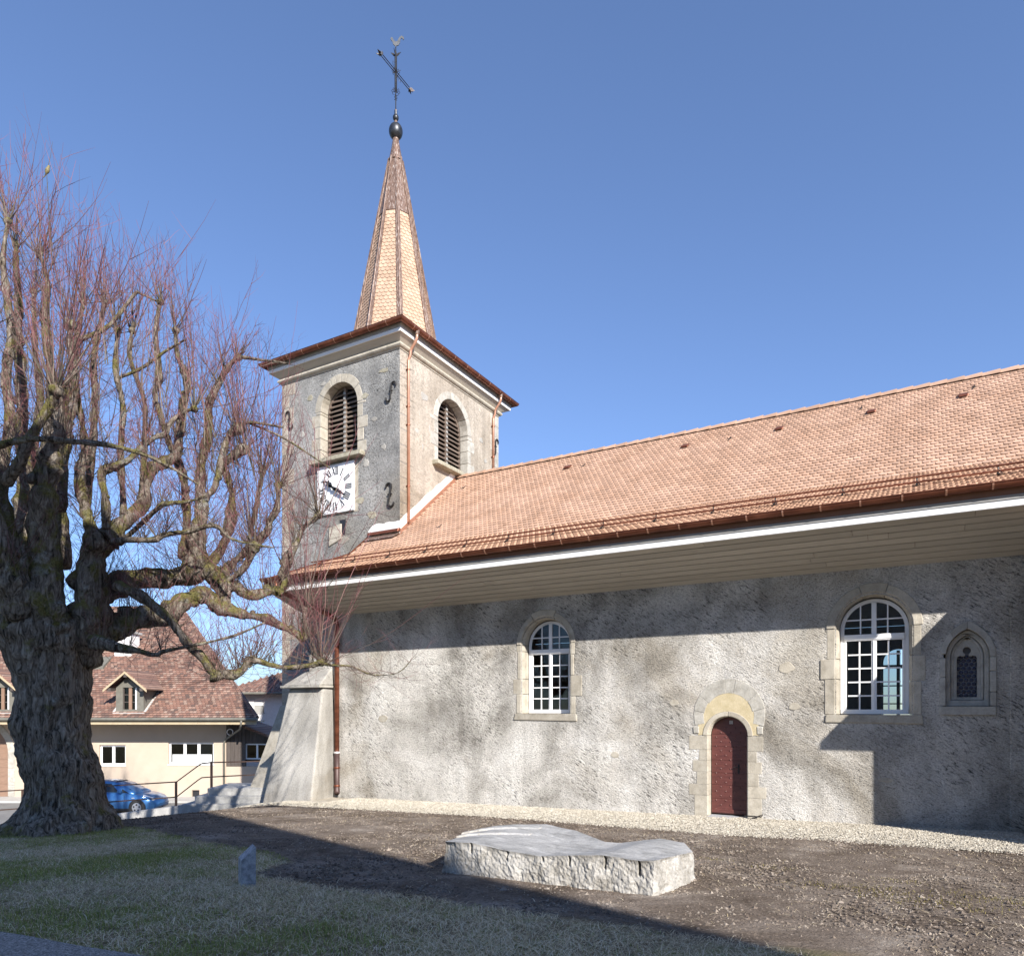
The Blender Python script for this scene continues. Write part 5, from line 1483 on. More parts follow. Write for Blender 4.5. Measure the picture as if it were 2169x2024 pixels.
LIMBS = [  # (sideways, height, back) of each station in metres from the foot of the tree, radii; 1 = ends in a knuckle with a crop of shoots
 ([(0.22, 3.55, 0.01), (0.58, 4.18, -0.09), (0.74, 4.84, -0.19), (0.79, 5.26, -0.19), (1, 5.62, -0.19)], [0.438, 0.346, 0.273, 0.273, 0.237], 0),
 ([(1.02, 5.6, -0.19), (1.25, 6.01, 0.01), (1.42, 6.37, 0.31), (1.46, 6.87, 0.51), (1.64, 7.22, 0.61), (1.86, 7.45, 0.71)], [0.237, 0.164, 0.137, 0.118, 0.118, 0.109], 0),
 ([(1.64, 7.22, 0.61), (1.91, 7.56, 0.81), (1.92, 7.86, 0.91), (1.93, 8.6, 1.01), (1.98, 9.04, 1.11), (1.87, 9.46, 1.21), (1.73, 9.75, 1.21), (1.63, 10.35, 1.31)], [0.091, 0.109, 0.1, 0.091, 0.082, 0.082, 0.055, 0.036], 1),
 ([(0.78, 5.38, -0.19), (0.42, 5.96, 0.21), (0.11, 6.56, 0.51), (0, 7.11, 0.71), (-0.08, 7.56, 0.91), (-0.26, 8.28, 1.11), (-0.38, 9.11, 1.21), (-0.48, 9.75, 1.31)], [0.182, 0.146, 0.128, 0.118, 0.109, 0.082, 0.073, 0.064], 1),
 ([(1.09, 5.75, -0.29), (1.05, 6.33, -0.29), (0.96, 6.79, -0.19), (1.08, 6.96, -0.09), (1.32, 7.11, 0.01), (1.56, 7.42, 0.11), (1.78, 7.67, 0.21), (1.94, 7.77, 0.31), (1.97, 8.03, 0.41), (2.2, 8.28, 0.51), (2.38, 8.36, 0.51)], [0.1, 0.082, 0.073, 0.109, 0.073, 0.064, 0.055, 0.055, 0.046, 0.046, 0.036], 1),
 ([(-0.01, 3.53, -0.19), (0.13, 4.21, -0.49), (0.14, 4.98, -0.59), (0.27, 6, -0.79), (0.3, 6.43, -0.79), (0.44, 6.92, -0.89), (0.58, 7.44, -0.99), (0.61, 8.03, -0.99)], [0.419, 0.346, 0.292, 0.228, 0.219, 0.201, 0.155, 0.118], 1),
 ([(-0.73, 3.77, 0.41), (-0.95, 4.75, 0.61), (-1.16, 5.75, 0.81), (-1.35, 6.77, 1.01), (-1.44, 7.68, 1.11), (-1.5, 8.51, 1.21), (-1.62, 9.48, 1.31), (-1.75, 10.13, 1.41), (-1.71, 10.85, 1.41), (-1.77, 11.51, 1.41), (-1.81, 12.21, 1.41)], [0.365, 0.273, 0.237, 0.201, 0.164, 0.146, 0.128, 0.109, 0.1, 0.073, 0.046], 1),
 ([(-0.25, 5.28, 0.01), (-0.56, 6.62, 0.51), (-0.72, 7.77, 0.81), (-0.83, 9.02, 1.01), (-0.91, 10.06, 1.11), (-1, 10.62, 1.21), (-1.04, 11.29, 1.21), (-1.24, 11.95, 1.31)], [0.164, 0.137, 0.118, 0.091, 0.091, 0.082, 0.055, 0.046], 1),
 ([(-0.1, 6.25, 0.21), (-0.24, 7.5, 0.61), (-0.27, 8.54, 0.81), (-0.29, 9.13, 0.91), (-0.43, 9.8, 1.01), (-0.41, 10.31, 1.01)], [0.128, 0.109, 0.091, 0.082, 0.082, 0.1], 1),
 ([(-0.34, 6.59, 1.41), (-0.3, 7.87, 1.61), (-0.29, 9.07, 1.71), (-0.38, 9.98, 1.81), (-0.27, 10.72, 1.81), (-0.2, 11.29, 1.91)], [0.118, 0.091, 0.082, 0.073, 0.055, 0.046], 1),
 ([(-0.26, 4.11, -0.59), (-0.29, 4.67, -0.89), (-0.33, 5.3, -1.09), (-0.46, 6.08, -1.29), (-0.59, 7.15, -1.29), (-0.61, 8.19, -1.19), (-0.52, 9.16, -1.09)], [0.31, 0.255, 0.228, 0.182, 0.155, 0.128, 0.082], 1),
 ([(-0.05, 6.29, -1.39), (0.26, 6.55, -1.49), (0.57, 6.96, -1.59), (0.8, 7.36, -1.59), (1.02, 7.73, -1.69)], [0.118, 0.1, 0.091, 0.082, 0.091], 1),
 ([(-0.24, 5.09, -0.89), (-0.39, 5.86, -0.89), (-0.53, 6.66, -0.79), (-0.5, 7.56, -0.69), (-0.62, 8.47, -0.59), (-0.57, 9.39, -0.49), (-0.75, 10.69, -0.39), (-0.7, 11.48, -0.39)], [0.182, 0.164, 0.137, 0.109, 0.091, 0.073, 0.055, 0.036], 1),
 ([(0.3, 3.38, 0.11), (0.61, 3.75, 0.21), (1.01, 4.01, 0.31), (1.54, 4.17, 0.41), (1.87, 4.24, 0.41), (2.21, 4.54, 0.51), (2.57, 4.65, 0.61), (2.87, 4.44, 0.61), (3.03, 4.33, 0.61)], [0.328, 0.273, 0.246, 0.219, 0.201, 0.191, 0.182, 0.182, 0.173], 0),
 ([(2.95, 4.37, 0.61), (3.36, 4.26, 0.71), (3.62, 4.23, 0.81), (3.96, 4.08, 0.91), (4.27, 3.92, 1.01), (4.42, 3.86, 1.01), (4.46, 4.23, 1.01), (4.48, 4.42, 1.01)], [0.137, 0.109, 0.109, 0.1, 0.091, 0.109, 0.055, 0.046], 1),
 ([(0.42, 4.5, 0.21), (0.71, 4.77, 0.41), (1.29, 4.96, 0.51), (1.84, 4.99, 0.61), (2.16, 5.03, 0.61), (2.53, 5.15, 0.71), (2.83, 4.97, 0.71), (2.97, 4.38, 0.61)], [0.273, 0.237, 0.21, 0.191, 0.201, 0.201, 0.182, 0.155], 0),
 ([(2.83, 4.96, 0.71), (3.06, 4.84, 0.81), (3.33, 4.69, 0.81), (3.58, 4.75, 0.91), (3.84, 4.82, 1.01), (3.99, 4.74, 1.01)], [0.146, 0.137, 0.128, 0.128, 0.128, 0.118], 0),
 ([(3.91, 4.76, 1.01), (4.03, 4.96, 1.01), (4.02, 5.25, 1.11), (4.11, 5.49, 1.11), (4.22, 5.89, 1.21), (4.29, 6.13, 1.21), (4.48, 6.34, 1.31), (4.67, 6.46, 1.31)], [0.109, 0.1, 0.109, 0.137, 0.064, 0.055, 0.055, 0.064], 1),
 ([(2.86, 4.97, 0.71), (2.93, 5.26, 0.81), (3.05, 5.36, 0.81), (3.29, 5.62, 0.91), (3.43, 5.79, 1.01), (3.63, 6.04, 1.01), (3.68, 6.27, 1.11), (3.86, 6.57, 1.11), (3.84, 7.05, 1.21)], [0.109, 0.1, 0.091, 0.091, 0.109, 0.082, 0.073, 0.064, 0.064], 1),
 ([(2.86, 4.91, 0.71), (3.18, 5.08, 0.61), (3.47, 5.41, 0.61), (3.56, 5.65, 0.61)], [0.082, 0.073, 0.073, 0.091], 1),
 ([(2.18, 5.01, 0.61), (2.34, 5.34, 0.71), (2.33, 5.71, 0.71), (2.34, 6.36, 0.81), (2.31, 7.01, 0.91), (2.31, 7.63, 1.01), (2.42, 8.11, 1.01), (2.4, 8.59, 1.11), (2.5, 8.89, 1.11), (2.62, 9.23, 1.21), (2.77, 9.53, 1.21), (2.99, 9.74, 1.21)], [0.237, 0.237, 0.201, 0.137, 0.118, 0.109, 0.1, 0.091, 0.091, 0.073, 0.064, 0.046], 1),
 ([(2.99, 9.74, 1.21), (3.25, 9.73, 1.21), (3.47, 9.69, 1.21), (3.79, 9.64, 1.21), (4.09, 9.59, 1.21)], [0.046, 0.036, 0.031, 0.024, 0.015], 0),
 ([(2.57, 5.19, 0.71), (2.7, 5.57, 0.91), (2.85, 5.99, 1.01), (2.92, 6.5, 1.11), (2.91, 6.87, 1.11), (2.78, 7.23, 1.21), (2.71, 7.47, 1.21), (2.85, 7.62, 1.21), (3.11, 7.81, 1.21)], [0.118, 0.109, 0.1, 0.137, 0.073, 0.082, 0.082, 0.082, 0.1], 1),
 ([(2.37, 6.61, 0.81), (2.56, 6.93, 0.91), (2.7, 7.53, 1.01), (2.81, 8.03, 1.11), (3.03, 8.2, 1.11)], [0.082, 0.082, 0.082, 0.082, 0.1], 1),
 ([(1.48, 7.85, 1.71), (1.64, 7.36, 1.61), (1.83, 6.36, 1.31), (1.93, 5.5, 1.01)], [0.073, 0.082, 0.091, 0.128], 0),
 ([(1.3, 4.68, -0.29), (1.85, 4.46, -0.49), (2.35, 4.1, -0.59), (2.6, 3.77, -0.59), (2.79, 3.53, -0.59), (3.02, 3.32, -0.59), (3.23, 3.03, -0.59), (3.28, 2.89, -0.59)], [0.118, 0.109, 0.1, 0.091, 0.091, 0.091, 0.091, 0.118], 0),
 ([(3.26, 2.94, -0.59), (3.44, 2.99, -0.59), (3.6, 2.99, -0.59), (3.77, 3.07, -0.59), (3.85, 3.24, -0.59), (4, 3.25, -0.59), (4.3, 3.16, -0.59), (4.6, 3.12, -0.59), (4.98, 3.16, -0.59), (5.22, 3.21, -0.59)], [0.1, 0.109, 0.109, 0.082, 0.091, 0.064, 0.055, 0.055, 0.055, 0.064], 1),
 ([(5.22, 3.2, -0.59), (5.5, 3.16, -0.59), (5.81, 3.14, -0.59), (6.05, 3.02, -0.59), (6.26, 2.98, -0.59), (6.59, 3.03, -0.59), (6.87, 3.24, -0.59)], [0.036, 0.031, 0.027, 0.02, 0.016, 0.012, 0.007], 0),
 ([(0.94, 3.6, -0.49), (1.28, 3.52, -0.59), (1.84, 3.43, -0.69), (2.22, 3.35, -0.69), (2.41, 3.41, -0.69), (2.76, 3.48, -0.69), (3.13, 3.56, -0.69), (3.7, 3.71, -0.69), (4.21, 3.94, -0.69)], [0.182, 0.146, 0.055, 0.046, 0.046, 0.036, 0.031, 0.024, 0.014], 0),
 ([(1.25, 5.5, -0.39), (1.73, 5.47, -0.59), (2.22, 5.46, -0.69), (2.4, 5.55, -0.69), (2.82, 5.61, -0.69), (3.29, 5.71, -0.69), (3.6, 5.48, -0.69), (3.95, 5.38, -0.69), (4.38, 5.31, -0.69)], [0.073, 0.064, 0.055, 0.055, 0.046, 0.046, 0.027, 0.022, 0.015], 0),
 ([(0.29, 6.59, -2.19), (0.92, 6.72, -2.19), (1.67, 6.73, -2.09), (2.01, 6.73, -1.99), (2.6, 6.57, -1.99), (3.04, 6.37, -1.89), (3.52, 6.09, -1.89)], [0.064, 0.055, 0.055, 0.046, 0.036, 0.031, 0.018], 0),
 ([(1.29, 5.51, -0.19), (2.32, 5.96, -0.89), (2.55, 6.02, -0.99), (2.89, 6.05, -0.99), (3.3, 6.17, -0.99)], [0.064, 0.046, 0.055, 0.036, 0.018], 0),
 ([(-0.2, 10, 1.01), (0.27, 10.45, 1.31), (0.66, 11.22, 1.51), (0.81, 11.25, 1.51), (1.27, 11.01, 1.51)], [0.055, 0.046, 0.036, 0.027, 0.014], 0),
 ([(0.92, 8.93, 0.41), (1.38, 9.12, 0.41), (1.85, 9.5, 0.41), (2.28, 9.7, 0.41)], [0.036, 0.033, 0.027, 0.018], 0),
 ([(4.04, 8.15, 0.91), (3.61, 8.24, 1.01), (3.28, 8.31, 1.11), (3.09, 8.23, 1.11)], [0.023, 0.027, 0.032, 0.036], 0),
 ([(3.28, 8.31, 1.11), (4.01, 7.99, 1.01), (4.52, 7.61, 0.91), (5.01, 7.3, 0.91)], [0.031, 0.027, 0.022, 0.013], 0),
 ([(2.05, 6.84, 0.91), (1.22, 8.86, 1.31), (1.25, 9.4, 1.41), (1.12, 10.46, 1.51), (1.22, 11.06, 1.51)], [0.073, 0.064, 0.082, 0.055, 0.036], 1),
 ([(0.92, 6.27, 0.61), (0.47, 7.76, 1.31), (0.39, 8.84, 1.51), (0.21, 9.7, 1.61), (0.2, 10.56, 1.71)], [0.082, 0.073, 0.064, 0.055, 0.046], 1),
 ([(1.07, 6.57, 1.01), (0.82, 8.07, 1.61), (0.66, 9.07, 1.81), (0.41, 10, 1.81), (0.4, 10.67, 1.91)], [0.073, 0.064, 0.064, 0.055, 0.046], 1),
 ([(3.26, 5.48, 0.91), (3.39, 6.76, 1.31), (3.43, 7.39, 1.41)], [0.055, 0.046, 0.055], 1),
 ([(-1.1, 3.94, 0.21), (-1.76, 4.65, 0.61), (-2.3, 5.26, 0.81), (-2.66, 6.45, 0.91)], [0.273, 0.237, 0.201, 0.164], 0),
 ([(-1.68, 6.44, 1.61), (-1.81, 8.01, 2.01), (-1.86, 9.24, 2.21), (-1.97, 10.46, 2.31), (-2.03, 11.74, 2.31)], [0.128, 0.109, 0.091, 0.073, 0.046], 1),
 ([(-0.99, 5.46, 1.81), (-1.33, 6.81, 2.21), (-1.5, 8.15, 2.41), (-1.45, 9.48, 2.51), (-1.1, 11.69, 2.61)], [0.164, 0.128, 0.1, 0.082, 0.046], 1),
]
tw_v, tw_f, tw_t = [], [], []
def twig(p, d, L, r0, segs=5, curl=.25, up=.15, t0=0.0, side=3):
    """thin tapering shoot; t0..1 runs from old wood to red tip"""
    pts = [Vector(p)]; d = Vector(d).normalized()
    st = L / segs
    for i in range(segs):
        d = (d + Vector((random.gauss(0, curl * .35), random.gauss(0, curl * .35), random.gauss(0, curl * .25) + up * .3))).normalized()
        pts.append(pts[-1] + d * st)
    k = len(tw_v)
    for i, q in enumerate(pts):
        r_ = r0 * (1 - .82 * i / segs)
        tdir = (pts[min(i + 1, segs)] - pts[max(i - 1, 0)]).normalized()
        a = tdir.cross(Vector((.3, .2, .93)));
        if a.length < .05: a = tdir.cross(Vector((1, 0, 0)))
        a.normalize(); b_ = tdir.cross(a)
        for j in range(side):
            t = 2 * math.pi * j / side
            tw_v.append(q + a * (math.cos(t) * r_) + b_ * (math.sin(t) * r_)); tw_t.append(min(1, t0 + (1 - t0) * i / segs))
    for i in range(segs):
        for j in range(side):
            tw_f.append((k + i * side + j, k + i * side + (j + 1) % side, k + (i + 1) * side + (j + 1) % side, k + (i + 1) * side + j))
    return pts
def rnd_up(spread):
    return Vector((random.gauss(0, spread), random.gauss(0, spread), 1)).normalized()
def shoot(p, d, L, r0):
    pts = twig(p, d, L, r0, 7, .20, .30, .1)
    for q in pts[1:-1]:
        if random.random() < .45:
            e = (d + Vector((random.gauss(0, .75), random.gauss(0, .75), random.uniform(.0, .5)))).normalized()
            s = twig(q, e, L * random.uniform(.14, .36), r0 * .5, 3, .35, .3, .55)
            if random.random() < .5: twig(s[1], (e + Vector((random.gauss(0, .6), random.gauss(0, .6), .2))), L * .14, r0 * .36, 2, .3, .2, .75)
def fist(c, r_, n, L, spread=.34):
    """knuckle with its crop of shoots"""
    for _ in range(n):
        e = Vector((random.gauss(0, 1), random.gauss(0, 1), random.gauss(.3, .8))).normalized()
        d = (rnd_up(spread) + e * .25).normalized()
        if random.random() < .12: d = (e + Vector((0, 0, .3))).normalized()
        shoot(c + e * r_ * .6, d, L * random.uniform(.28, 1.12), random.uniform(.0065, .0135))
# height the crown reaches above each side position
SKX = [-2.05, -1.14, -0.87, -0.23, 0.82, 1.77, 2.23, 2.78, 3.6, 4.33, 5.06]; SKY = [14.4, 13.94, 13.67, 12.9, 12.49, 11.89, 11.76, 10.75, 10.21, 9.48, 7.56]
for li, (st, rd, knob) in enumerate(LIMBS):
    pts = [tp(*q) for q in st]
    # natural kinks
    pts = [q + Vector((wob(q, .9, .10, li), wob(q, .9, .10, li + 9), 0)) if 0 < i < len(pts) - 1 else q for i, q in enumerate(pts)]
    rad = [r_ * (.86 if r_ < .2 else .95) for r_ in rd]
    mx = max(rd) / .00911
    mb = gnarled(pts, rad, 16 if mx > 14 else (10 if mx > 6 else 6), .42 if mx > 6 else .2, 6 if mx > 6 else 4, li * 3.7)
    if knob:
        # burr at the end
        c = pts[-1]; rk = max(rad[-1] * 1.5, .075)
        prof = [(max(rk * math.cos(R(t)), .004), rk * math.sin(R(t))) for t in range(-90, 91, 30)]
        sp = MB().lathe(prof, 0, 0, 9)
        vs = []
        for v in sp.v:
            q = Vector(v); q = q * (1 + .45 * noise.noise(q * 9 + c)); vs.append(tuple(q + c))
        mb.add(vs, sp.f)
    Pb, Rb = catmull(pts, rad, 3)
    for q, r_ in zip(Pb[1:-1], Rb[1:-1]):
        if r_ > .05 and random.random() < .5:      # cut heads and burrs on the old wood
            e = Vector((random.gauss(0, 1), random.gauss(0, 1), random.gauss(.2, .8))).normalized()
            rb = r_ * random.uniform(.45, .85); cb_ = q + e * r_ * .75
            sp = MB().lathe([(max(rb * math.cos(R(t)), .004), rb * math.sin(R(t))) for t in range(-90, 91, 30)], 0, 0, 8)
            mb.add([tuple(Vector(v) * (1 + .5 * noise.noise(Vector(v) * 7 + cb_)) + cb_) for v in sp.v], sp.f)
            if random.random() < .55:
                for _ in range(random.randint(3, 8)):
                    shoot(cb_ + e * rb * .5, (e * .6 + rnd_up(.5)).normalized(), random.uniform(.4, 1.5), random.uniform(.004, .008))
    lo = mb.build('limb', 'limb_bark', tree, smooth=True)
    P_, R_ = catmull(pts, rad, 6)
    # shoots from the knuckle
    if knob:
        x_end, y_end = st[-1][0], st[-1][1]
        sky_y = np.interp(x_end, SKX, SKY)
        L = max(.8, min(3.5, (sky_y - y_end) * 1.08))
        fist(pts[-1], rk, 21 if L > 1.3 else 18, L)
    # knuckles, shoots and spurs along the limb
    for i, (q, r_) in enumerate(zip(P_, R_)):
        if i < 3: continue
        dn = 1.0 if r_ > .04 else .75
        if random.random() < .30 * dn and r_ > .03:
            e = Vector((random.gauss(0, 1), random.gauss(0, 1), random.gauss(.4, .6))).normalized()
            nn = random.randint(2, 6)
            for _ in range(nn):
                d = (e * .7 + rnd_up(.45)).normalized()
                shoot(q + e * r_ * .8, d, random.uniform(.4, 1.7), random.uniform(.004, .009))
        for _ in range(3):
            if random.random() < .75 * dn:
                e = Vector((random.gauss(0, 1), random.gauss(0, 1), random.gauss(.05, .7))).normalized()
                s = twig(q + e * r_ * .8, e, random.uniform(.25, .95), random.uniform(.0025, .0055), 5, .5, .12, .15)
                for qq in s[2:]:
                    if random.random() < .6: twig(qq, e + Vector((random.gauss(0, .8), random.gauss(0, .8), .2)), random.uniform(.08, .3), .002, 3, .5, .1, .4)
# extra leaders filling the crown between the limbs
for _ in range(130):
    x = random.uniform(-1.51, 3.96); dd = random.uniform(-1.6, 2.6)
    top = np.interp(x, SKX, SKY)
    y0 = random.uniform(min(top - 3.3, 6.92), top - 3.0)
    L = min(2.7, max(.9, (top - y0) * random.uniform(.35, .80)))
    shoot(tp(x, y0, dd), rnd_up(.22), L, random.uniform(.007, .013))
# drooping sprays at the ends of the low boughs
for x, y, dd, n_, ln in [(4.54, 3.88, 1.01, 34, 0.75), (5.3, 3.19, -0.59, 26, 0.7), (4.01, 4.76, 1.01, 18, 0.7), (4.67, 6.46, 1.31, 14, 0.6), (3.84, 7.05, 1.21, 22, 0.8), (3.28, 2.92, -0.59, 12, 0.6), (3.42, 5.79, 1.01, 18, 0.8), (4.4, 3.88, 1.01, 16, 0.9)]:
    c = tp(x, y, dd)
    for _ in range(n_):
        d = (RT * random.gauss(.35, .6) + FW * random.gauss(0, .5) + Vector((0, 0, random.gauss(.55, .5)))).normalized()
        shoot(c, d, ln * random.uniform(.5, 1.3), random.uniform(.0035, .006))
tm = MB(); tm.v = [tuple(v) for v in tw_v]; tm.f = tw_f
sh = np_mesh('shoots', np.array([tuple(v) for v in tw_v]), np.array(tw_f), 'twig', tree)
at_ = sh.data.attributes.new('tip', 'FLOAT', 'POINT'); at_.data.foreach_set('value', np.array(tw_t, dtype=np.float32))
sh['kind'] = 'stuff'; sh['label'] = 'dense crown of thin reddish bare shoots'

# small bird on a top twig
bp_ = tp(-0.62, 13.19, 0.61)
bird = thing('bird', 'tiny yellowish bird perched high among the bare twigs', 'bird', bp_)
body = []
for t, (a, r_) in enumerate([(-.075, .004), (-.06, .016), (-.035, .033), (0, .042), (.035, .038), (.06, .028), (.075, .024), (.095, .023), (.112, .014), (.122, .004)]):
    body.append((a, r_))
ax = (RT * .35 + Vector((0, 0, .93))).normalized(); mb = MB()
mb.tube([bp_ + ax * a for a, _ in body], [r_ for _, r_ in body], 10)
o = mb.build('body', simple('bird plumage', [(0.36, (.10, .08, .04)), (0.5, (.24, .20, .09)), (0.64, (.06, .05, .04))], 30, .8, 60, .1), bird, smooth=True)
MB().hexa([bp_ + ax * -.06 + RT * s * .012 + FW * f_ for f_ in (-.004, .004) for s in (-1, 1)] + [bp_ + ax * -.14 - RT * .02 + RT * s * .014 + FW * f_ for f_ in (-.004, .004) for s in (-1, 1)]).build('tail', 'bark', bird)
MB().tube([bp_ + ax * .10 + RT * .015, bp_ + ax * .105 + RT * .042], [.007, .001], 6).build('beak', 'iron', bird)
MB().tube([tp(-0.51, 11.31, 0.61), tp(-0.58, 12.26, 0.61), bp_ - ax * .03, tp(-0.55, 13.5, 0.61), tp(-0.51, 13.78, 0.61)], [.01, .008, .006, .004, .002], 5).build('perch_twig', 'twig', tree)
# ================================================================== carved stone block on the soil
def lin(x, xs, ys): return float(np.interp(x, xs, ys))
m, nt, b = new_mat('grey veined stone')
p = tex_coord(nt, (.7, 1.6, 1.6), world_pos=True); pw = tex_coord(nt, world_pos=True)
c1 = ramp(nt, noise_n(nt, p, 2.6, 8, .66, 1.2), [(0.36, (.22, .218, .212)), (0.46, (.31, .308, .30)), (0.55, (.36, .357, .35)), (0.66, (.46, .456, .445))])   # honed top
c2 = ramp(nt, noise_n(nt, pw, 4.2, 8, .7, .6), [(0.36, (.215, .20, .175)), (0.46, (.315, .298, .268)), (0.56, (.385, .368, .338)), (0.68, (.46, .445, .41))])       # raw split sides
g = nd(nt, 'ShaderNodeNewGeometry'); sx = nd(nt, 'ShaderNodeSeparateXYZ'); nt.links.new(g.outputs['True Normal'], sx.inputs[0])
c = mix(nt, ramp(nt, sx.outputs['Z'], [(.55, 0.0), (.8, 1.0)]), c2, c1)
c = mix(nt, 1.0, c, ramp(nt, noise_n(nt, pw, 40, 3, .7), [(0.36, .80), (0.6, 1.06)]), 'MULTIPLY')
nt.links.new(c, b.inputs['Base Color']); b.inputs['Roughness'].default_value = .75; b.inputs['Specular IOR Level'].default_value = .25
bump(nt, b, math_n(nt, 'ADD', noise_n(nt, pw, 9, 6, .7), math_n(nt, 'MULTIPLY', noise_n(nt, pw, 45, 3, .7), .4)), .7, .02)
M['marble'] = m
FX = [-5.36, -4.95, -4.43, -3.95, -3.59, -3.16, -2.69, -2.54]; FZ = [.575, .60, .55, .528, .575, .625, .605, .62]
BXs = [0, .03, .16, .30, .44, .60, .68, .80, .92, 1.0]
BKX = [-5.42, -5.36, -5.26, -4.75, -4.2, -3.6, -3.4, -3.0, -2.66, -2.42]; BKY = [-7.30, -6.98, -6.72, -6.15, -6.3, -6.7, -6.62, -6.25, -6.3, -6.75]
BKZ = [.57, .575, .585, .585, .585, .545, .54, .575, .56, .54]
def top_pt(s, t):
    fx = -5.36 + 2.82 * s
    f_ = Vector((fx, -7.87, lin(fx, FX, FZ)))
    bk = Vector((lin(s, BXs, BKX), lin(s, BXs, BKY), lin(s, BXs, BKZ)))
    q = f_.lerp(bk, t)
    q.z -= .05 * math.sin(math.pi * t) * math.exp(-((s - .52) / .2) ** 2)        # carved wave across the middle
    q.z += .018 * math.sin(math.pi * t) * math.exp(-((s - .82) / .12) ** 2)
    lg = max(0.0, min(1.0, (.42 - s) / .2))                                       # split ledges at the back left, dying out
    if t > .55 + .25 * s: q.z += .024 * lg
    if t > .82 + .1 * s: q.z += .022 * lg
    q.z += .006 * noise.noise(q * 5)
    return q
ns, ntt = 200, 40
vs = [top_pt(i / ns, j / ntt) for j in range(ntt + 1) for i in range(ns + 1)]
fs = [(j * (ns + 1) + i, j * (ns + 1) + i + 1, (j + 1) * (ns + 1) + i + 1, (j + 1) * (ns + 1) + i) for j in range(ntt) for i in range(ns)]
per = [(i, 0) for i in range(ns)] + [(ns, j) for j in range(ntt)] + [(i, ntt) for i in range(ns, 0, -1)] + [(0, j) for j in range(ntt, 0, -1)]
ctr = Vector((-3.9, -7.1, 0)); nz = 16; base = len(vs); npz = len(per)
grooves = [(-4.95, .14), (-4.42, .13), (-3.93, .07), (-3.58, .12), (-3.13, .15), (-2.72, .17)]
for k in range(1, nz + 1):
    for i, j in per:
        t = vs[j * (ns + 1) + i]
        o_ = Vector((t.x - ctr.x, (t.y - ctr.y) * 1.3, 0)).normalized()
        if j == 0: o_ = Vector((0, -1, 0))
        elif i == ns: o_ = Vector((1, .1, 0)).normalized()
        gzv = ground_z(t.x, t.y) - .06
        z = t.z + (gzv - t.z) * k / nz
        q = Vector((t.x, t.y, z))
        off = .03 * (k / nz) * 2 - .02 + .034 * noise.noise(q * Vector((5, 5, 3.2))) + .020 * abs(noise.noise(q * Vector((12, 12, 7)))) + .016 * noise.noise(q * 34)
        if k == 1: off = off * .5 - .010 * abs(noise.noise(q * 11))
        if j == 0:
            for gx_, dl in grooves:
                if abs(q.x - gx_) < .016 and t.z - z < dl: off -= .05
            if i < 12: off -= .004 * (12 - i)
        if i == ns and j > 0:
            for jj in (12, 22, 30):
                if abs(j - jj) < 1 : off -= .03
        vs.append(q + o_ * off)
for k in range(nz):
    for i in range(npz):
        a = (per[i][1] * (ns + 1) + per[i][0]) if k == 0 else base + (k - 1) * npz + i
        i2 = (i + 1) % npz
        b_ = (per[i2][1] * (ns + 1) + per[i2][0]) if k == 0 else base + (k - 1) * npz + i2
        fs.append((a, b_, base + k * npz + i2, base + k * npz + i))
blk = MB().add(vs, fs).build('carved_stone', 'marble')
tag(blk, 'large pale grey carved stone slab lying on the bare soil', 'stone block')

# ================================================================== small marker stone on the lawn
bz = .19
st_c = [(-6.995, -9.735), (-6.825, -9.665), (-7.025, -9.545), (-7.195, -9.615)]
M['slate'] = simple('blue-grey granite', [(0.36, (.17, .18, .205)), (0.5, (.27, .285, .32)), (0.64, (.38, .40, .435))], 14, .55, 70, .25, .005, fine=.2)
hs = [.31, .48, .48, .31]
mk = MB().hexa([(x, y, bz - .08) for x, y in st_c] + [(x, y, bz + h_) for (x, y), h_ in zip(st_c, hs)]).build('marker_stone', 'slate', bevel=.004)
tag(mk, 'small blue grey marker stone with slanted top on the lawn', 'marker stone')

# ================================================================== boot scraper by the door
bs = thing('boot_scraper', 'black iron boot scraper beside the red door', 'boot scraper', (-2.95, -.12, -.02))
MB().box(-3.17, -2.83, -.10, -.085, .06, .085).build('blade', 'iron', bs)
MB().tube([(-3.30, -.24, .0), (-3.12, -.20, -.01), (-2.95, -.14, .05), (-2.80, -.10, .13)], [.016, .018, .016, .006], 6).build('foot_bar', 'iron', bs)
MB().tube([(-3.0, -.10, .08), (-2.98, -.13, .02), (-2.93, -.17, -.03)], .010, 6).build('leg', 'iron', bs)
MB().tube([(-2.83, -.10, .07), (-2.80, -.10, .13)], .009, 6).build('leg', 'iron', bs)

# ================================================================== lower street west of the churchyard, buildings aligned with it
O_ = EYE.xy.to_3d() + RT * -20 + FW * 38           # middle of the house front
def HF(a, d, z): 
    q = O_ + RT * a + FW * d
    return (q.x, q.y, z)
def part(name, mat, parent, fn, bevel=0.0, smooth=False):
    mb = MB(HF); fn(mb); return mb.build(name, mat, parent, smooth, bevel)
M['asphalt'] = simple('pale street asphalt', [(0.3, (.17, .165, .16)), (0.7, (.235, .23, .22))], 1.2, .9, 60, .3, .01, fine=.15)
M['concrete'] = simple('pale concrete', [(0.3, (.36, .355, .34)), (0.7, (.47, .46, .44))], 3, .85, 50, .3, .008, fine=.12)
struct(part('street', 'asphalt', None, lambda m: m.hexa([(-45, -10.5, -2.60), (13, -10.5, -2.60), (13, -1.8, -2.60), (-45, -1.8, -2.60), (-45, -10.5, -2.43), (13, -10.5, -2.43), (13, -1.8, -2.43), (-45, -1.8, -2.43)])), 'pale asphalt street below the churchyard')
struct(part('pavement', 'concrete', None, lambda m: m.box(-45, 13, -1.8, .1, -2.6, -2.33)), 'concrete pavement along the house front')
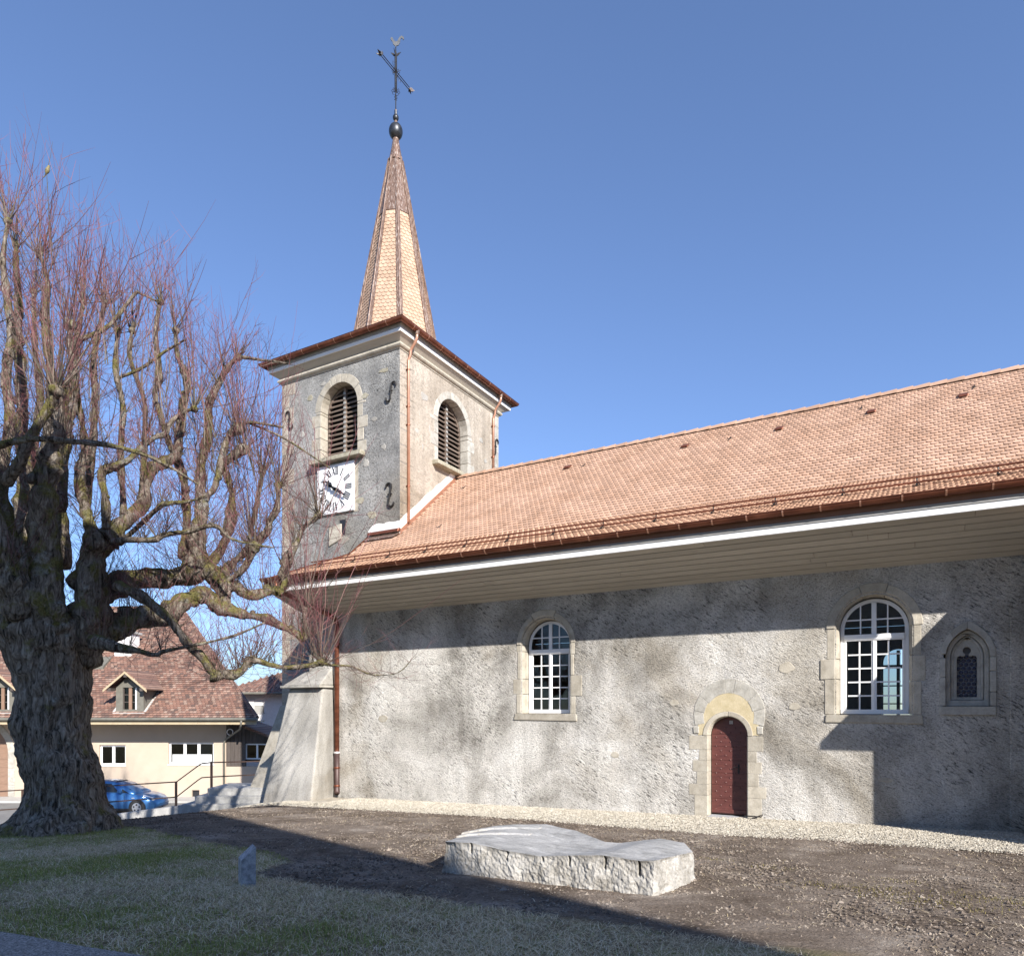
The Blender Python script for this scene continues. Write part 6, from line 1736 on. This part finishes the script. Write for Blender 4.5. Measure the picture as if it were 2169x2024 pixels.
# coping of the low wall that carries the railing
struct(part('retaining_wall', 'concrete', None, lambda m: m.hexa([(0, -11.25, -2.9), (8.6, -11.25, -2.9), (8.6, -10.85, -2.9), (0, -10.85, -2.9), (0, -11.25, -2.31), (8.6, -11.25, -1.16), (8.6, -10.85, -1.16), (0, -10.85, -2.31)])), 'low concrete wall along the street')

# ---- railing
M['rust'] = simple('brown iron railing', [(0.3, (.055, .032, .024)), (0.7, (.095, .058, .042))], 5, .6, 40, .1, metallic=.3)
rail = thing('railing', 'brown flat bar iron railing climbing beside the granite steps', 'railing', HF(4, -11.05, -1.3))
def sz(x, y, w_=26.95): return ((x - 1084.5) / 1508.5 * w_ + 20, w_ - 38, 2.29 - (y - 1503) / 1508.5 * w_)
for x, y0, y1 in ((48, 1671, 1730), (223, 1663, 1722), (373, 1654, 1714), (448, 1612, 1674), (559, 1609, 1672)):
    a, d, zt = sz(x, y0); zb = sz(x, y1)[2]
    part('post', 'rust', rail, lambda m: m.box(a - .045, a + .045, d - .02, d + .02, zb, zt), bevel=.006)
def bar(pts, name='rail'):
    q = [sz(*p_) for p_ in pts]
    mb = MB(HF)
    for (a0, d0_, z0), (a1, d1_, z1) in zip(q[:-1], q[1:]):
        mb.hexa([(a0, d0_ - .03, z0 - .022), (a1, d1_ - .03, z1 - .022), (a1, d1_ + .01, z1 - .022), (a0, d0_ + .01, z0 - .022), (a0, d0_ - .03, z0 + .022), (a1, d1_ - .03, z1 + .022), (a1, d1_ + .01, z1 + .022), (a0, d0_ + .01, z0 + .022)])
    mb.build(name, 'rust', rail)
bar([(-60, 1679), (48, 1672), (223, 1664), (374, 1655), (420, 1621), (428, 1616), (448, 1614), (559, 1611), (620, 1609)])
bar([(-60, 1719), (48, 1711), (223, 1698), (374, 1687), (420, 1651), (428, 1646), (448, 1644.5), (559, 1639), (620, 1636)])

# ---- granite steps
M['granite'] = simple('speckled granite', [(0.3, (.30, .295, .28)), (0.7, (.44, .435, .42))], 6, .8, 70, .3, .006, fine=.35)
steps = thing('granite_steps', 'speckled granite steps between the railing and the church buttress', 'steps', HF(9, -13.2, -1.2))
for a0, d0_, zt, zb in ((8.74, -13.75, -.92, -1.5), (9.06, -13.45, -.68, -1.5), (9.37, -13.15, -.44, -1.5)):
    part('step', 'granite', steps, lambda m: m.box(a0, 12.4, d0_, -11.3, zb, zt), bevel=.012)

# ---- the ochre house
M['house_wall'] = simple('sand render', [(0.3, (.43, .35, .275)), (0.7, (.48, .395, .315))], 1.2, .9, 50, .2, .006)
M['wood_band'] = simple('pale eaves board', [(0.3, (.36, .285, .18)), (0.7, (.45, .36, .24))], 3, .7, 30, .1)
M['dark_board'] = simple('dark board cladding', [(0.3, (.060, .048, .042)), (0.7, (.095, .078, .068))], 4, .75, 30, .2, stretch=(4, 4, .5), per_piece=.2)
M['dormer_grey'] = simple('grey dormer cladding', [(0.3, (.115, .11, .09)), (0.7, (.17, .16, .135))], 4, .6, 30, .1)
M['garage'] = simple('brown garage door', [(0.3, (.20, .125, .085)), (0.7, (.26, .165, .115))], 3, .6, 30, .1, stretch=(1, 1, 5))
M['blind'] = simple('frosted lower pane', [(0.3, (.55, .57, .58)), (0.7, (.62, .64, .65))], 3, .3, 30, .05)
m, nt, b = new_mat('old mixed tiles')
p = tex_coord(nt, rot=(0, 0, -YAW), world_pos=True)
sx = nd(nt, 'ShaderNodeSeparateXYZ'); nt.links.new(p, sx.inputs[0])
cb = nd(nt, 'ShaderNodeCombineXYZ'); nt.links.new(sx.outputs['X'], cb.inputs[0]); nt.links.new(sx.outputs['Z'], cb.inputs[1])
br = nd(nt, 'ShaderNodeTexBrick'); nt.links.new(cb.outputs[0], br.inputs['Vector'])
for k_i, v in (('Scale', 1.0), ('Mortar Size', .008), ('Brick Width', .19), ('Row Height', .112), ('Bias', 0.0)): br.inputs[k_i].default_value = v
br.inputs['Color1'].default_value = (0, 0, 0, 1); br.inputs['Color2'].default_value = (1, 1, 1, 1); br.inputs['Mortar'].default_value = (.5, .5, .5, 1)
c = ramp(nt, br.outputs['Color'], [(0.0, (.125, .085, .072)), (0.22, (.19, .112, .088)), (0.45, (.25, .135, .10)), (0.7, (.29, .165, .122)), (0.95, (.335, .235, .185))])
c = mix(nt, 1.0, c, ramp(nt, noise_n(nt, p, .8, 5, .6), [(0.3, .72), (0.7, 1.15)]), 'MULTIPLY')
c = mix(nt, br.outputs['Fac'], c, (.05, .03, .025))
nt.links.new(c, b.inputs['Base Color']); b.inputs['Roughness'].default_value = .9
bump(nt, b, math_n(nt, 'SUBTRACT', 1.0, br.outputs['Fac']), .8, .03)
M['old_tile'] = m
house = thing('farmhouse', 'sand coloured house with mixed red tile hipped roof beyond the tree', 'house', HF(0, 0, -2.5))
Z0, ZE = -2.7, 1.80
def rect(a0, a1, z0, z1): return [(a0, z0), (a1, z0), (a1, z1), (a0, z1)]
wins = [(-2.02, -.62, -.66, .42), (1.66, 4.08, -.60, .56)]
GA, GR = -8.40, 1.52
part('wall', 'house_wall', house, lambda m: m.prism(rect(-16, 4.76, Z0, ZE + .1), 'y', 0, .3, [rect(*wins[0]), rect(*wins[1]), rect(2.92, 3.32, -2.35, -1.98), arch_poly(GA, Z0 + .1, .02, GR, 14)]))
part('wall', 'house_wall', house, lambda m: m.hexa([(4.4, .302, Z0), (4.758, .302, Z0), (-4.2, 13, Z0), (-4.6, 13, Z0), (4.4, .302, ZE + .1), (4.758, .302, ZE + .1), (-4.2, 13, ZE + .1), (-4.6, 13, ZE + .1)]))
part('room_back', 'interior', house, lambda m: m.box(-10.5, 2.2, 2.4, 2.5, Z0, ZE))
def house_window(a0, a1, z0, z1, lights, blind=0.0):
    f = part('window', 'white_paint', house, lambda m: m.prism(rect(a0 + .002, a1 - .002, z0 + .002, z1 - .002), 'y', .12, .19, [rect(a0 + .09, a1 - .09, z0 + .10, z1 - .09)]), bevel=.008)
    n_ = lights; wd = (a1 - a0 - .18) / n_
    for i in range(1, n_):
        c0 = a0 + .09 + wd * i
        part('mullion', 'white_paint', f, lambda m: m.box(c0 - .07, c0 + .07, .115, .18, z0 + .10, z1 - .09))
    for i in range(n_):
        l = a0 + .09 + wd * i; 
        part('pane', 'glass', f, lambda m: m.box(l, l + wd, .15, .155, z0 + .1, z1 - .09))
        if blind: part('frosted_pane', 'blind', f, lambda m: m.box(l + .07, l + wd - .07, .138, .146, z0 + .1, z0 + .1 + blind))
    part('sill', 'white_paint', f, lambda m: m.box(a0 - .03, a1 + .03, -.05, .12, z0 - .05, z0 + .0))
house_window(*wins[0], 2); house_window(*wins[1], 3, .42)
part('cellar_opening', 'black', house, lambda m: m.box(2.92, 3.32, .10, .12, -2.35, -1.98))
# garage arch
gd = part('garage_door', 'garage', house, lambda m: m.prism(arch_poly(GA, Z0 + .1, .02, GR, 14), 'y', .16, .22))
for k in range(6): part('door_board', 'garage', gd, lambda m: m.box(GA - GR + .03, GA + GR - .03, .145, .16, Z0 + .15 + k * .44, Z0 + .56 + k * .44), bevel=.006)
for a0, a1 in ((0, 22), (22, 45), (45, 68), (68, 90), (90, 112), (112, 135), (135, 158), (158, 180)):
    poly = [(GA + (GR + .34) * math.cos(R(a0 + (a1 - a0) * i / 3)), .02 + (GR + .34) * math.sin(R(a0 + (a1 - a0) * i / 3))) for i in range(4)] + [(GA + GR * math.cos(R(a1 + (a0 - a1) * i / 3)), .02 + GR * math.sin(R(a1 + (a0 - a1) * i / 3))) for i in range(4)]
    part('arch_stone', 'stone_grey', house, lambda m: m.prism(poly, 'y', -.03, .2), bevel=.01)
for s in (-1, 1):
    for z0, z1 in ((Z0 + .1, -1.7), (-1.7, -.8), (-.8, .02)):
        x0, x1 = sorted((GA + s * GR, GA + s * (GR + .36)))
        part('arch_stone', 'stone_grey', house, lambda m: m.box(x0, x1, -.03, .2, z0 + .005, z1 - .005), bevel=.01)
# hipped roof with coursed lips
PIT = .755; DE = -1.6; ZR0 = 1.88; AR = 6.98; DR_ = 7.5; AH = -1.1
def rz(d): return ZR0 + (d - DE) * PIT
rf = part('roof', 'old_tile', house, lambda m: m.add([(-17, DE, ZR0), (AR, DE, ZR0), (AH, DR_, rz(DR_)), (-17, DR_, rz(DR_)), (-17, 15.6, ZR0), (-2.5, 15.6, ZR0)], [(0, 1, 2, 3), (1, 5, 2), (5, 4, 3, 2)]))
mb = MB(HF)
rows = 58
for k in range(rows):      # each course overlaps the one below
    d0_, d1_ = DE + (DR_ - DE) * k / rows, DE + (DR_ - DE) * (k + 1.25) / rows
    e0, e1 = AR - (AR - AH) * k / rows, AR - (AR - AH) * min((k + 1.25) / rows, 1)
    seg = 26
    for i in range(seg):
        aa, ab = -17 + (e0 + 17) * i / seg, -17 + (e0 + 17) * (i + 1) / seg
        ta, tb = -17 + (e1 + 17) * i / seg, -17 + (e1 + 17) * (i + 1) / seg
        j1 = .045 + .012 * random.random()
        q = [(aa, d0_, rz(d0_) + .012), (ab, d0_, rz(d0_) + .012), (tb, d1_, rz(d1_) + .006), (ta, d1_, rz(d1_) + .006)]
        mb.add(q + [(aa, d0_ - .02, rz(d0_) + j1), (ab, d0_ - .02, rz(d0_) + j1 + .004 * random.random())], [(4, 5, 2, 3), (0, 1, 5, 4)])
o = mb.build('tile_courses', 'old_tile', rf); o['kind'] = 'stuff'
part('hip_tiles', 'old_tile', rf, lambda m: m.tube([(AR, DE, ZR0 + .02), (AH, DR_, rz(DR_) + .04)], .11, 6).tube([(AH, DR_, rz(DR_) + .04), (-17, DR_, rz(DR_) + .04)], .12, 6))
part('gutter', 'zinc' if False else 'dormer_grey', house, lambda m: m.tube([(-17, DE - .08, ZR0 - .06), (AR + .05, DE - .08, ZR0 - .06)], .085, 10))
part('eaves_board', 'wood_band', house, lambda m: m.box(-17, AR - .05, DE + .02, DE + .06, ZR0 - .33, ZR0 - .10).box(-17, AR - .2, DE + .062, -.001, ZR0 - .2, ZR0 - .15))
part('downpipe', 'dormer_grey', house, lambda m: m.tube([(6.2, DE - .08, ZR0 - .1), (6.15, DE - .02, 1.5), (5.9, -1.0, 1.32), (4.78, -.16, .72), (4.68, -.12, .55), (4.68, -.10, -2.6)], .055, 8), smooth=True)
part('wall_lamp', 'white_paint', house, lambda m: m.tube([(5.0 + .16 * math.cos(R(t)), -.12, 1.12 + .16 * math.sin(R(t))) for t in range(0, 361, 30)], .025, 6))
# chimney stub and roof light
part('chimney', 'render_white', house, lambda m: m.box(-2.9, -1.95, 3.0, 4.0, 4.2, 6.7), bevel=.02)
part('chimney_cap', 'concrete', house, lambda m: m.box(-3.0, -1.85, 2.9, 4.1, 6.702, 6.83))
part('roof_light', 'dormer_grey', house, lambda m: m.hexa([(-3.6, 1.9, rz(1.9) + .05), (-2.9, 1.9, rz(1.9) + .05), (-2.9, 2.7, rz(2.7) + .05), (-3.6, 2.7, rz(2.7) + .05), (-3.6, 1.9, rz(1.9) + .2), (-2.9, 1.9, rz(1.9) + .2), (-2.9, 2.7, rz(2.7) + .2), (-3.6, 2.7, rz(2.7) + .2)]))
def dormer(ac, dd=-1.25):
    def part(name, mat, parent, fn, bevel=0.0, smooth=False):
        mb = MB(lambda a, d, z: HF(ac + (a - ac) * .86, d + dd, 2.15 + (z - 2.15) * .90)); fn(mb); return mb.build(name, mat, parent, smooth, bevel)
    rz = lambda d: ZR0 + (d + dd - DE) * PIT
    f = part('dormer', 'dormer_grey', house, lambda m: m.prism([(ac - .83, 2.15), (ac + .83, 2.15), (ac + .83, 3.62), (ac, 4.38), (ac - .83, 3.62)], 'y', .05, 2.3, [rect(ac - .42, ac + .42, 2.34, 3.60)]))
    for s in (-1, 1):
        zc = 4.50
        part('dormer_roof', 'old_tile', f, lambda m: m.hexa([(ac, -.42, zc), (ac + s * 1.28, -.42, 3.46), (ac + s * 1.28, 1.35, 3.46), (ac, 2.55, zc), (ac, -.42, zc + .1), (ac + s * 1.28, -.42, 3.56), (ac + s * 1.28, 1.35, 3.56), (ac, 2.55, zc + .1)]))
        part('barge_board', 'wood_band', f, lambda m: m.hexa([(ac, -.45, zc - .14), (ac + s * 1.30, -.45, 3.31), (ac + s * 1.30, -.425, 3.31), (ac, -.425, zc - .14), (ac, -.45, zc + .0), (ac + s * 1.30, -.45, 3.45), (ac + s * 1.30, -.425, 3.45), (ac, -.425, zc)]))
        part('cheek_flashing', 'concrete', f, lambda m: m.hexa([(ac + s * .86, .0, 2.14), (ac + s * 1.0, .0, 2.14), (ac + s * 1.0, 1.6, rz(1.6) + .1), (ac + s * .86, 1.6, rz(1.6) + .1), (ac + s * .86, .0, 2.22), (ac + s * 1.0, .0, 2.22), (ac + s * 1.0, 1.6, rz(1.6) + .18), (ac + s * .86, 1.6, rz(1.6) + .18)]))
        part('purlin', 'dark_board', f, lambda m: m.box(ac + s * .95 - .09, ac + s * .95 + .09, -.40, .05, 3.38, 3.55))
    part('purlin', 'dark_board', f, lambda m: m.box(ac - .09, ac + .09, -.40, .05, 4.16, 4.34))
    part('glazing', 'glass_dark', f, lambda m: m.box(ac - .42, ac + .42, .16, .17, 2.34, 3.60))
    for x0, x1, mt in ((-.09, .09, 'garage'), (.30, .42, 'white_paint'), (-.42, -.37, 'dark_board')):
        part('mullion', mt, f, lambda m: m.box(ac + x0, ac + x1, .10, .16, 2.34, 3.60))
    for z in (2.76, 3.18): part('glazing_bar', 'dark_board', f, lambda m: m.box(ac - .40, ac + .3, .12, .155, z - .02, z + .02))
    part('dormer_sill', 'concrete', f, lambda m: m.box(ac - .95, ac + .95, -.08, .05, 2.08, 2.15))
dormer(.25); dormer(-6.35)
# boarded lean-to on the right
part('lean_to_wall', 'house_wall', house, lambda m: m.box(4.762, 7.9, -.02, .25, Z0, -.72))
lt = part('lean_to', 'dark_board', house, lambda m: m.prism([(4.762, -.718), (5.74, -.718), (5.74, -.36), (7.9, -.36), (7.9, .62), (5.2, 1.66), (4.762, 1.66)], 'y', -.02, .25, [rect(5.76, 7.02, -.34, .50)]))
for k in range(10):
    a = 4.80 + k * .20
    z_top = 1.6 if a < 5.2 else 1.66 - (a - 5.2) * .385
    zb = -.71 if a < 5.7 else .52
    if z_top > zb + .1: part('board', 'dark_board', lt, lambda m: m.box(a + .008, a + .19, -.045, -.021, zb, z_top - .05), bevel=.005)
lw = part('lean_to_window', 'white_paint', house, lambda m: m.prism(rect(5.76, 7.02, -.34, .50), 'y', .05, .12, [rect(5.84, 6.34, -.27, .43), rect(6.44, 6.94, -.27, .43)]))
part('pane', 'glass_dark', lw, lambda m: m.box(5.80, 6.98, .08, .085, -.3, .46))
part('window_backing', 'black', house, lambda m: m.box(5.5, 7.3, .30, .32, -.5, .6))
part('lean_to_roof', 'old_tile', house, lambda m: m.hexa([(5.0, -.5, 1.66), (8.2, -.5, .45), (8.2, 3, .45), (5.0, 3, 1.66), (5.0, -.5, 1.80), (8.2, -.5, .59), (8.2, 3, .59), (5.0, 3, 1.80)]))

# ---- white house farther back
wh = thing('white_house', 'white house with low brown roof behind the lean-to', 'house', HF(3, 15, -2.5))
part('wall', 'render_white', wh, lambda m: m.prism(rect(-1.0, 8, -2.7, 3.75), 'y', 15, 15.3, [rect(.78, 1.55, 2.1, 3.15), rect(3.3, 4.1, 2.1, 3.15)]))
part('wall', 'render_white', wh, lambda m: m.box(-1.0, -.7, 15.302, 23, -2.7, 3.75))
for a in (.78, 3.3):
    f = part('window', 'zinc', wh, lambda m: m.box(a, a + .77, 15.12, 15.16, 2.1, 3.15))
    part('roller_shutter', 'white_board', f, lambda m: m.box(a + .02, a + .75, 15.08, 15.12, 2.62, 3.15))
    part('sill', 'concrete', f, lambda m: m.box(a - .05, a + .85, 14.92, 15.12, 2.03, 2.1))
whr = part('roof', 'old_tile', wh, lambda m: m.add([(-1.6, 14.3, 3.62), (9, 14.3, 3.62), (9, 19, 5.3), (1.6, 19, 5.3), (-1.6, 23.7, 3.62), (9, 23.7, 3.62), (-1.6, 14.3, 3.5), (9, 14.3, 3.5)], [(0, 1, 2, 3), (0, 3, 4), (3, 2, 5, 4), (6, 7, 1, 0)]))
for k in range(34):
    a = -1.3 + k * .3; k2 = min(1, (a + 1.6) / 3.2)
    part('tile_roll', 'old_tile', whr, lambda m: m.tube([(a, 14.25, 3.62), (a, 14.3 + 4.7 * k2, 3.66 + 1.68 * k2)], .075, 5))
part('gutter', 'dormer_grey', wh, lambda m: m.tube([(-1.6, 14.2, 3.52), (9, 14.2, 3.52)], .09, 8))

# ---- blue car on the street
car = thing('parked_car', 'small blue hatchback parked on the street below the railing', 'car', HF(2, -5, -2.43))
CW = -5.0; CB = -2.42          # centre line distance and road level
CFX = 3.86                     # nose
m, nt, b = new_mat('blue car paint')
b.inputs['Base Color'].default_value = (.05, .17, .40, 1); b.inputs['Metallic'].default_value = .35; b.inputs['Roughness'].default_value = .28; b.inputs['Coat Weight'].default_value = .6
M['car_paint'] = m
M['tyre'] = simple('tyre rubber', [(0.3, (.018, .018, .018)), (0.7, (.03, .03, .03))], 10, .8, 40, .1)
M['alloy'] = simple('alloy wheel', [(0.3, (.50, .50, .51)), (0.7, (.60, .60, .61))], 6, .35, 30, .02, metallic=.7)
# side outline, nose at x = 0 running back (negative)
SEC = [  # x, half width at sill, z sill, z belt, half width at belt, z roof, half width at roof
 (0.00, .50, .34, .50, .46, .52, .40), (-.10, .68, .24, .62, .62, .66, .50), (-.30, .80, .20, .74, .76, .79, .60), (-.62, .85, .19, .84, .80, .90, .62),
 (-.95, .86, .19, .90, .82, .98, .62), (-1.22, .86, .19, .93, .82, 1.10, .60), (-1.6, .86, .19, .95, .82, 1.33, .58), (-2.0, .86, .19, .96, .82, 1.44, .58), (-2.5, .86, .19, .97, .82, 1.48, .58), (-3.0, .86, .19, .98, .82, 1.47, .57), (-3.45, .86, .20, 1.0, .80, 1.40, .54), (-3.75, .82, .24, 1.0, .76, 1.22, .50), (-3.95, .74, .34, .95, .68, 1.0, .46)]
def carmesh(rows):
    mb = MB(HF); vs = []; k = len(rows[0])
    for rw in rows: vs += rw
    mb.add(vs, [(i * k + j, i * k + (j + 1) % k, (i + 1) * k + (j + 1) % k, (i + 1) * k + j) for i in range(len(rows) - 1) for j in range(k)] + [tuple(range(k)), tuple((len(rows) - 1) * k + j for j in reversed(range(k)))])
    return mb
rows = []
for x, ws, zs_, zb, wb, zr_, wr in SEC:
    prof_ = [(-ws + .03, zs_), (-ws, zs_ + .10), (-ws - .015, (zs_ + zb) / 2), (-wb - .02, zb - .06), (-wb + .03, zb), (wb - .03, zb), (wb + .02, zb - .06), (ws + .015, (zs_ + zb) / 2), (ws, zs_ + .10), (ws - .03, zs_)]
    rows.append([(CFX + x, CW + y, CB + z) for y, z in prof_])
body = carmesh(rows).build('body', 'car_paint', car, smooth=True, bevel=0.02)
rows = []
for x, ws, zs_, zb, wb, zr_, wr in SEC[4:]:
    zr_ = max(zr_, zb + .02)
    rows.append([(CFX + x, CW + y, CB + z) for y, z in [(-wb + .03, zb - .01), (-wr - .05, zb + (zr_ - zb) * .8), (-wr + .06, zr_), (wr - .06, zr_), (wr + .05, zb + (zr_ - zb) * .8), (wb - .03, zb - .01)]])
cabin = carmesh(rows).build('cabin', 'car_paint', car, smooth=True, bevel=.02)
def side_pane(pts, name='side_window', mat='glass_dark'):
    """pane slightly proud of the near flank; pts (x, fraction of cabin height)"""
    mb = MB(HF); q = []
    xs = [s[0] for s in SEC][::-1]
    for x, f in pts:
        zb = lin(x, xs, [s[3] for s in SEC][::-1]); zr_ = max(lin(x, xs, [s[5] for s in SEC][::-1]), zb + .02); wb = lin(x, xs, [s[4] for s in SEC][::-1]); wr = lin(x, xs, [s[6] for s in SEC][::-1])
        z = zb + (zr_ - zb) * f
        y = -(wb - .03) + ((wb - .03) - (wr + .05)) * min(f / .8, 1)
        q.append((CFX + x, CW + y - .012, CB + z))
    mb.add(q, [tuple(range(len(q)))])
    return mb.build(name, mat, car)
M['car_glass'] = simple('dark car glass', [(0.3, (.015, .018, .022)), (0.7, (.03, .035, .04))], 4, .06, 20, .0)
side_pane([(-1.62, .08), (-2.42, .08), (-2.42, .82), (-2.05, .82)], mat='car_glass')
side_pane([(-2.50, .08), (-3.2, .10), (-3.2, .80), (-2.50, .82)], mat='car_glass')
side_pane([(-1.18, .12), (-1.54, .08), (-1.54, .55)], mat='car_glass')
mb = MB(HF)
mb.add([(CFX - 1.20, CW - .62, CB + 1.09), (CFX - 1.20, CW + .62, CB + 1.09), (CFX - 1.98, CW + .50, CB + 1.45), (CFX - 1.98, CW - .50, CB + 1.45)], [(0, 1, 2, 3)])
mb.build('windscreen', 'car_glass', car)
for x in (-1.36, -2.46):
    part('door_seam', 'black', car, lambda m: m.box(CFX + x - .006, CFX + x + .006, CW - .880, CW - .872, CB + .30, CB + .9))
for x in (-2.25, -3.2):
    part('door_handle', 'car_paint', car, lambda m: m.box(CFX + x - .1, CFX + x + .1, CW - .905, CW - .86, CB + .80, CB + .835), bevel=.01)
part('wing_mirror', 'car_paint', car, lambda m: m.box(CFX - 1.62, CFX - 1.45, CW - 1.02, CW - .82, CB + .97, CB + 1.09), bevel=.03)
part('headlight', 'silver', car, lambda m: m.hexa([(CFX - .55, CW - .80, CB + .70), (CFX - .12, CW - .66, CB + .58), (CFX - .12, CW - .5, CB + .60), (CFX - .6, CW - .66, CB + .82), (CFX - .55, CW - .82, CB + .78), (CFX - .12, CW - .68, CB + .66), (CFX - .12, CW - .5, CB + .69), (CFX - .6, CW - .66, CB + .90)]), bevel=.02)
part('side_repeater', 'silver', car, lambda m: m.box(CFX - 1.02, CFX - .9, CW - .885, CW - .86, CB + .72, CB + .76))
part('sill_trim', 'black', car, lambda m: m.box(CFX - 3.3, CFX - 1.1, CW - .875, CW + .875, CB + .17, CB + .27))
for x in (-.78, -3.2):
    for s in (-1, 1):
        yw = CW + s * .80
        part('wheel_arch', 'black', car, lambda m: m.tube([(CFX + x, yw - s * .16, CB + .31), (CFX + x, yw + s * .085, CB + .31)], .375, 24))
        wheel = part('wheel', 'tyre', car, lambda m: m.tube([(CFX + x, yw - s * .12, CB + .31), (CFX + x, yw - s * .11, CB + .31), (CFX + x, yw + s * .09, CB + .31), (CFX + x, yw + s * .105, CB + .31)], [.27, .31, .31, .26], 28))
        part('rim', 'alloy', wheel, lambda m: m.tube([(CFX + x, yw + s * .07, CB + .31), (CFX + x, yw + s * .109, CB + .31), (CFX + x, yw + s * .112, CB + .31)], [.21, .21, .19], 24))
        for k in range(5):
            t = R(72 * k + 18); ca, sa = math.cos(t), math.sin(t)
            part('rim_gap', 'black', wheel, lambda m: m.tube([(CFX + x + .13 * ca, yw + s * .108, CB + .31 + .13 * sa), (CFX + x + .13 * ca, yw + s * .116, CB + .31 + .13 * sa)], .042, 8))
